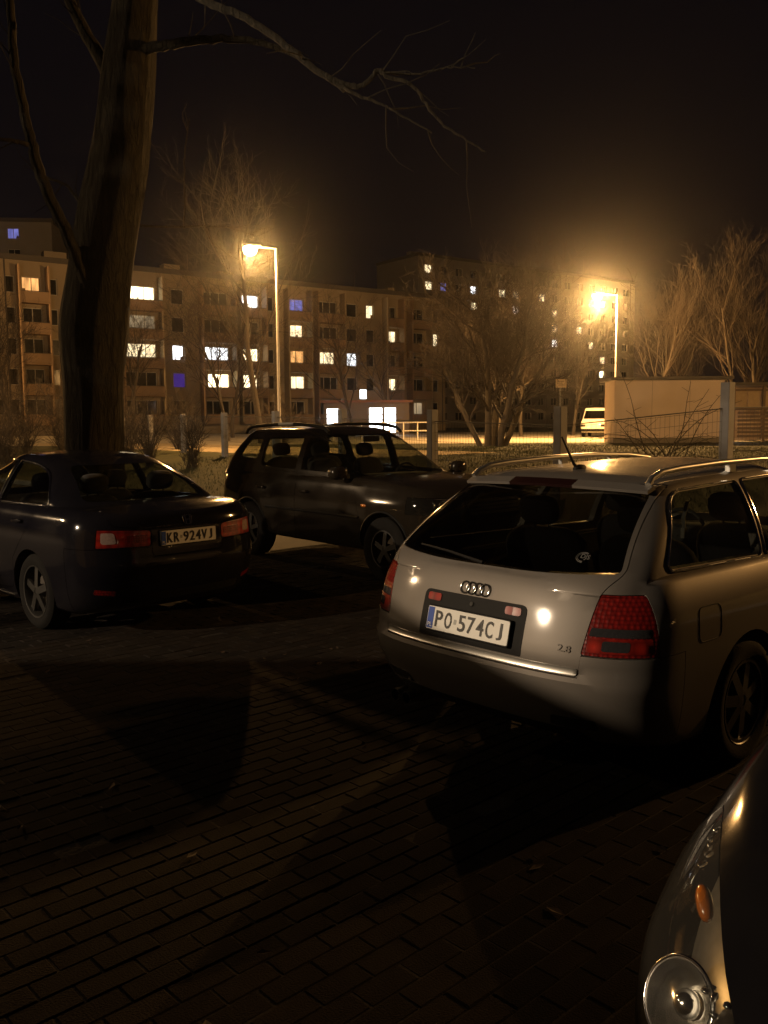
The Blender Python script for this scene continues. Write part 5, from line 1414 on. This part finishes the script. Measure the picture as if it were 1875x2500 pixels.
# ------------------------------------------------------------------ fence
def build_fence():
    cm = mat('concrete_post', (.27, .26, .25), rough=.9, var=.25, scale=4, bump=.3, bscale=60)
    wm = mat('fence_wire', (.10, .095, .085), rough=.6, metal=.4, var=.2)
    d = Vector((-2.19, 3.47, 0)); d.normalize()
    p0 = Vector((3.25, 16.2, 0))
    pts = [p0 + d * 4.05 * k for k in range(0, 10)]
    right = [Vector((6.62, 17.0, 0))] + [Vector((6.62, 17.0, 0)) + Vector((.9, .42, 0)).normalized() * 3.2 * k for k in (1, 2)]
    def post(p, top, w_=.20, label=None):
        z = float(terrain(p.x, p.y)) - .05
        o = MB().box((0, 0, (top - z) / 2 - .1), (w_, w_ * .9, top - z + .2)); m = o.mesh('fence_post')
        b = bmesh.new(); b.from_mesh(m); bmesh.ops.bevel(b, geom=b.edges[:], offset=.012, segments=1, affect='EDGES'); b.to_mesh(m); b.free()
        q = link('fence_post', m, cm); q.location = (p.x, p.y, z); q.rotation_euler = (0, 0, math.atan2(d.y, d.x) + R(90) * 0)
        return tag(q, label or 'square concrete fence post in the mesh fence along the lawn', 'post', 'concrete fence posts')
    names = ['beside the arching canes', 'seen over the SUV bonnet', 'hidden by the SUV roof front', 'hidden by the SUV roof rear', 'at the tail of the SUV', 'between the twiggy shrubs', 'second beyond the SUV tail', 'third beyond the SUV tail', 'just right of the thick trunk', 'behind the thick trunk']
    for k, p in enumerate(pts): post(p, 1.97 if k < 2 else 2.05, label='square concrete fence post ' + names[k])
    post(right[0], 2.42, .205, 'tall concrete gate post in front of the utility building')
    for p, q in zip(right[1:], ('right of the tall gate post', 'second right of the tall gate post')): post(p, 2.0, label='square concrete fence post ' + q)
    def panel(a, b, lb):
        L = (b - a).length - .22; u = (b - a).normalized()
        za = float(terrain(a.x, a.y)); zb = float(terrain(b.x, b.y))
        o = empty('mesh_panel', a + u * .11 + Vector((0, 0, za)), math.atan2(u.y, u.x), 'wire mesh fence panel ' + lb, 'fence', 'wire mesh fence panels')
        sl = (zb - za) / (b - a).length; H_ = 1.30
        wr = MB(); n = int(L / .10)
        for k in range(n + 1):
            x = k * L / n; wr.tube([(x, 0, .06 + sl * x), (x, 0, H_ + sl * x)], .0032, 3, cap=False)
        for k in range(7): z = .08 + k * .2; wr.tube([(0, .004, z), (L, .004, z + sl * L)], .0036, 3, cap=False)
        tag(link('wire_grid', wr.raw('wire_grid'), wm, o), kind='stuff')
        MB().tube([(0, 0, H_ + .02), (L, 0, H_ + .02 + sl * L)], .012, 6).build('top_wire', wm, o)
        return o
    for k in range(len(pts) - 1): panel(pts[k], pts[k + 1], 'starting at the post ' + names[k])
    panel(p0, right[0], 'with arching canes before the pink utility building'); panel(right[0], right[1], 'right of the tall gate post before the annexe'); panel(right[1], right[2], 'at the far end past the tall gate post')

def build_railing():
    wm = mat('white_rail', (.70, .68, .60), rough=.5, var=.12)
    x0, x1, y, z = -3.0, 2.9, 53.0, LAWN - .04
    o = empty('guard_railing', (x0, y, z), R(2), 'white tubular guard railing beside the lit street', 'railing')
    L = x1 - x0
    for h in (1.05, .55): MB().tube([(0, 0, h), (L, 0, h)], .035, 8).build('rail', wm, o, 60)
    for k in range(8): MB().tube([(k * L / 7, 0, -.1), (k * L / 7, 0, 1.05)], .032, 8).build('post', wm, o, 60)
    # small sign on a post by the fence
    s = empty('sign_post', (7.6, 38.0, LAWN - .05), R(4), 'small pale notice board on a thin post behind the fence', 'sign')
    MB().tube([(0, 0, -.1), (0, 0, 2.5)], .035, 8).build('pole', M_POLE, s, 60)
    b = MB().box((.02, -.05, 2.70), (.46, .03, .36)).build('board', mat('board_cream', (.62, .48, .30), rough=.6, var=.15), s)
    for k, (w_, x) in enumerate(((.30, .0), (.22, -.04), (.26, .03))): MB().box((x, -.069, 2.79 - .08 * k), (w_, .004, .028)).build('faded_line', mat('faded_ink', (.16, .10, .05), rough=.7), b)

def build_vegetation():
    # multi-stemmed tree by the street
    st = [((-.45, .1), (-.55, .1), .75), ((-.2, -.2), (-.12, -.1), 1.0), ((.1, .2), (.05, .1), 1.05), ((.3, -.1), (.22, -.1), .95), ((.5, .1), (.45, .2), .85)]
    tree('spreading_tree', (4.75, 38.5, LAWN - .05), 'wide bare tree with several stems from one base', twigm=M_TWIG, seed=21, height=8.2, r0=.17, spread=1.1, levels=4, nb=[9, 7, 6, 5], stems=st, up=.4, twig=.006, first=.2)
    G = 'bare trees in front of the flats'
    specs = [
        ((-17.5, 62, .6), 9.5, .15, 31, 'forked bare tree before the first lit balconies'),
        ((-11.3, 66, .6), 9.0, .16, 32, 'dark leaning bare tree beside the lit ground floor windows'),
        ((-9.5, 54, .6), 9.5, .12, 33, 'slim bare tree behind the first street lamp'),
        ((-2.4, 70, .6), 10.5, .16, 34, 'bare tree above the flat-roofed shop'),
        ((.9, 78, .6), 10, .15, 35, 'bare tree right of the shop'),
        ((-27.0, 58, .6), 9.0, .16, 36, 'bare tree left of the thick trunk'),
        ((-22.0, 52, .6), 8.0, .14, 37, 'low bare tree close to the thick trunk'),
        ((7.6, 58, .6), 9.5, .15, 38, 'dense bare tree between the spreading tree and the second lamp'),
        ((10.0, 64, .6), 10.0, .15, 39, 'bushy bare tree under the second lamp'),
        ((-6.5, 47, .6), 15.0, .19, 44, 'tall bare tree whose twigs catch the first lamp'),
    ]
    for (x, y, z), h, r0, sd, lb in specs:
        tree('bare_tree', (x, y, z), lb, G, seed=sd, height=h, r0=r0, spread=.95, levels=4, nb=[11, 6, 6, 4], up=.40, twig=.006, first=.25, lean=(random.Random(sd).uniform(-.12, .12), 0))
    G2 = 'slim trees behind the utility building'
    for (x, y, h, sd, lb, ln) in [(17.6, 59, 12.5, 51, 'slim pale tree leaning over the utility building', .22), (19.8, 62, 11, 52, 'upright slim tree behind the utility building', .05), (23.5, 58, 13.5, 53, 'tall slim tree above the annexe', -.10),
                             (24.3, 58, 13, 54, 'tall slim tree at the end of the annexe', .02), (20.2, 62, 9.5, 55, 'bushy tree behind the annexe roof', .0), (25.5, 62, 9.0, 56, 'low bushy tree beyond the annexe', .0), (14.2, 66, 9.5, 57, 'bushy tree behind the parked van', 0)]:
        tree('slim_tree', (x, y, .6), lb, G2, bark=M_BARK2, seed=sd, height=h * .88, r0=.13, spread=.75, levels=4, nb=[12, 6, 5, 4], up=.5, twig=.006, lean=(ln, 0), first=.3)
    G3 = 'bare shrubs along the left fence'
    for k, (x, y, h, n, lb) in enumerate([(-5.9, 27.0, 1.9, 26, 'twiggy shrub by the fence next to the SUV'), (-7.6, 28.5, 2.0, 28, 'twiggy shrub left of the fence post'), (-9.6, 33.0, 2.4, 30, 'broad twiggy shrub behind the fence'), (-11.6, 34.5, 2.6, 30, 'twiggy shrub just right of the thick trunk'),
                                       (-13.5, 37.0, 3.2, 34, 'tall brown shrub behind the thick trunk'), (-15.8, 39.0, 3.4, 34, 'tall brown shrub left of the thick trunk'), (-18.2, 41.0, 3.4, 34, 'dense brown shrub above the saloon roof'), (-13.0, 30.5, 2.0, 26, 'low shrub above the saloon roof'), (-20.5, 43.5, 3.6, 36, 'wide brown shrub before the left balconies'), (-17.0, 35.5, 2.8, 32, 'brown shrub above the saloon bonnet'), (-14.6, 33.0, 2.4, 30, 'low brown shrub beside the thick trunk'), (-8.6, 37.0, 2.4, 28, 'shrub under the first street lamp'), (-4.2, 36.0, 2.2, 26, 'shrub at the foot of the first lamp')]):
        shrub((x, y, float(terrain(x, y)) - .05), lb, 70 + k, h, n, .55, G3)
    # arching canes by the fence corner
    r = random.Random(8); cn = MB()
    base = Vector((6.0, 18.2, float(terrain(6.0, 18.2)) - .05))
    o = empty('bramble_bush', base, 0, 'thorny arching canes growing through the fence by the gate post', 'shrub')
    for k in range(18):
        az = r.uniform(-.5, .5) + (0 if r.random() < .5 else math.pi); L = r.uniform(1.4, 2.6); p = Vector((r.uniform(-.7, .6), r.uniform(-.3, .3), 0)); d = Vector((math.cos(az) * r.uniform(.1, .5), math.sin(az) * .3, 1)).normalized(); pts = [p.copy()]
        arch = r.uniform(.0, .28)
        for i in range(9):
            d = (d + Vector((math.cos(az) * arch, 0, -arch * .9)) + Vector((r.gauss(0, .05), r.gauss(0, .05), r.gauss(0, .05)))).normalized(); p = p + d * L / 9; pts.append(p.copy())
        cane = MB().tube(pts, [.014 - .0011 * i for i in range(10)], 5, cap=False)
        for i in range(2, 9):
            e = Vector((r.gauss(0, 1), r.gauss(0, .6), r.gauss(.3, .6))).normalized(); cane.tube([pts[i], pts[i] + e * r.uniform(.08, .4)], [.006, .003], 3, cap=False)
        cane.build('cane', M_BARK, o, 60)

def spruce(loc, label, h=13.0, rad=3.1, seed=5):
    """evergreen: whorls of drooping boughs carrying needle sprays"""
    r = random.Random(seed); o = empty('shade_spruce', loc, 0, label, 'tree')
    MB().tube([(0, 0, -.1), (0, 0, h * .5), (0, 0, h)], [.20, .12, .02], 10).build('trunk', M_BARK, o, 60)
    v, f = [], []
    for k in range(60):
        z = .8 + (h - 1.0) * k / 59; R_ = rad * (1 - (z - .8) / (h - .6)) + .15
        for _ in range(16):
            az = r.uniform(0, 6.283); L = R_ * r.uniform(.75, 1.1); n = max(3, int(L / .16))
            for i in range(n):
                t = (i + .5) / n; p = Vector((math.cos(az) * L * t, math.sin(az) * L * t, z - .35 * L * t * t + r.gauss(0, .05)))
                w_ = .20 * (1.15 - t * .6); d = Vector((math.cos(az), math.sin(az), -.5 * t)) * .24; sd = Vector((-math.sin(az), math.cos(az), r.uniform(-.5, .5))) * w_
                q = len(v); v += [tuple(p - sd), tuple(p + sd), tuple(p + d + Vector((0, 0, r.uniform(-.12, .04))))]; f.append((q, q + 1, q + 2))
    me = bpy.data.meshes.new('crown'); me.from_pydata(v, [], f); link('crown', me, mat('spruce_needles', (.020, .034, .014), rough=.8, var=.4, scale=4), o)

# ------------------------------------------------------------------ build
build_ground()
build_blocks(); build_shop(); build_substation(); build_fence(); build_railing()
near_tree(); build_vegetation()
PALE = (1.0, .68, .38)
street_lamp((-4.13, 35.0, LAWN - .05), (-.94, -.1), 7.85, 6000, 'street lamp with long arm before the five-storey block')
street_lamp((13.25, 50.5, LAWN - .05), (-1.10, -.1), 8.15, 24000, 'street lamp whose pole rises behind the utility building')
street_lamp((-25.0, 13.5, 0), (1.2, 0), 7.6, 2600, 'street lamp at the far left edge of the car park', col=PALE)
street_lamp((-19.0, -2.8, 0), (1.2, .3), 7.6, 11500, 'street lamp beyond the added row of garages', col=(1.0, .75, .50))
street_lamp((23.0, 17.4, 0), (-1.2, -.3), 7.6, 8800, 'street lamp to the right of the car park', col=SODIUM)
street_lamp((-50.0, 66.0, LAWN - .05), (.9, .6), 8.3, 26000, 'street lamp on the street at the left end of the five-storey block')
build_shade_garages()
spruce((-11.2, 5.0, 0), 'added spruce, out of view, that shades the thick trunk')  # unseen evergreen added to block the left lamp from the trunk
build_van((14.75, 60.5), R(-112), LAWN - .03, 'pale cream van half hidden behind the utility building', paint('cream_paint', (.74, .73, .66), metal=0, rough=.4, dirt=.3))
build_estate(); build_saloon(); build_suv(); build_hatch()

# haze: added thin volume whose scatter imitates lens bloom round the lamps
def glow_haze():
    b = MB().box((0, 60, 19), (190, 230, 40)); me = b.mesh('glow_haze'); o = bpy.data.objects.new('glow_haze', me); COL.objects.link(o)
    m = bpy.data.materials.new('glow_haze'); m.use_nodes = True; t = m.node_tree; t.nodes.clear()
    out = t.nodes.new('ShaderNodeOutputMaterial'); v = t.nodes.new('ShaderNodeVolumePrincipled')
    v.inputs['Color'].default_value = (.9, .9, .9, 1); v.inputs['Density'].default_value = .00045; v.inputs['Anisotropy'].default_value = .955
    t.links.new(v.outputs[0], out.inputs['Volume']); me.materials.append(m); tag(o, kind='stuff')
glow_haze()

bpy.data.scenes.remove(TMP)
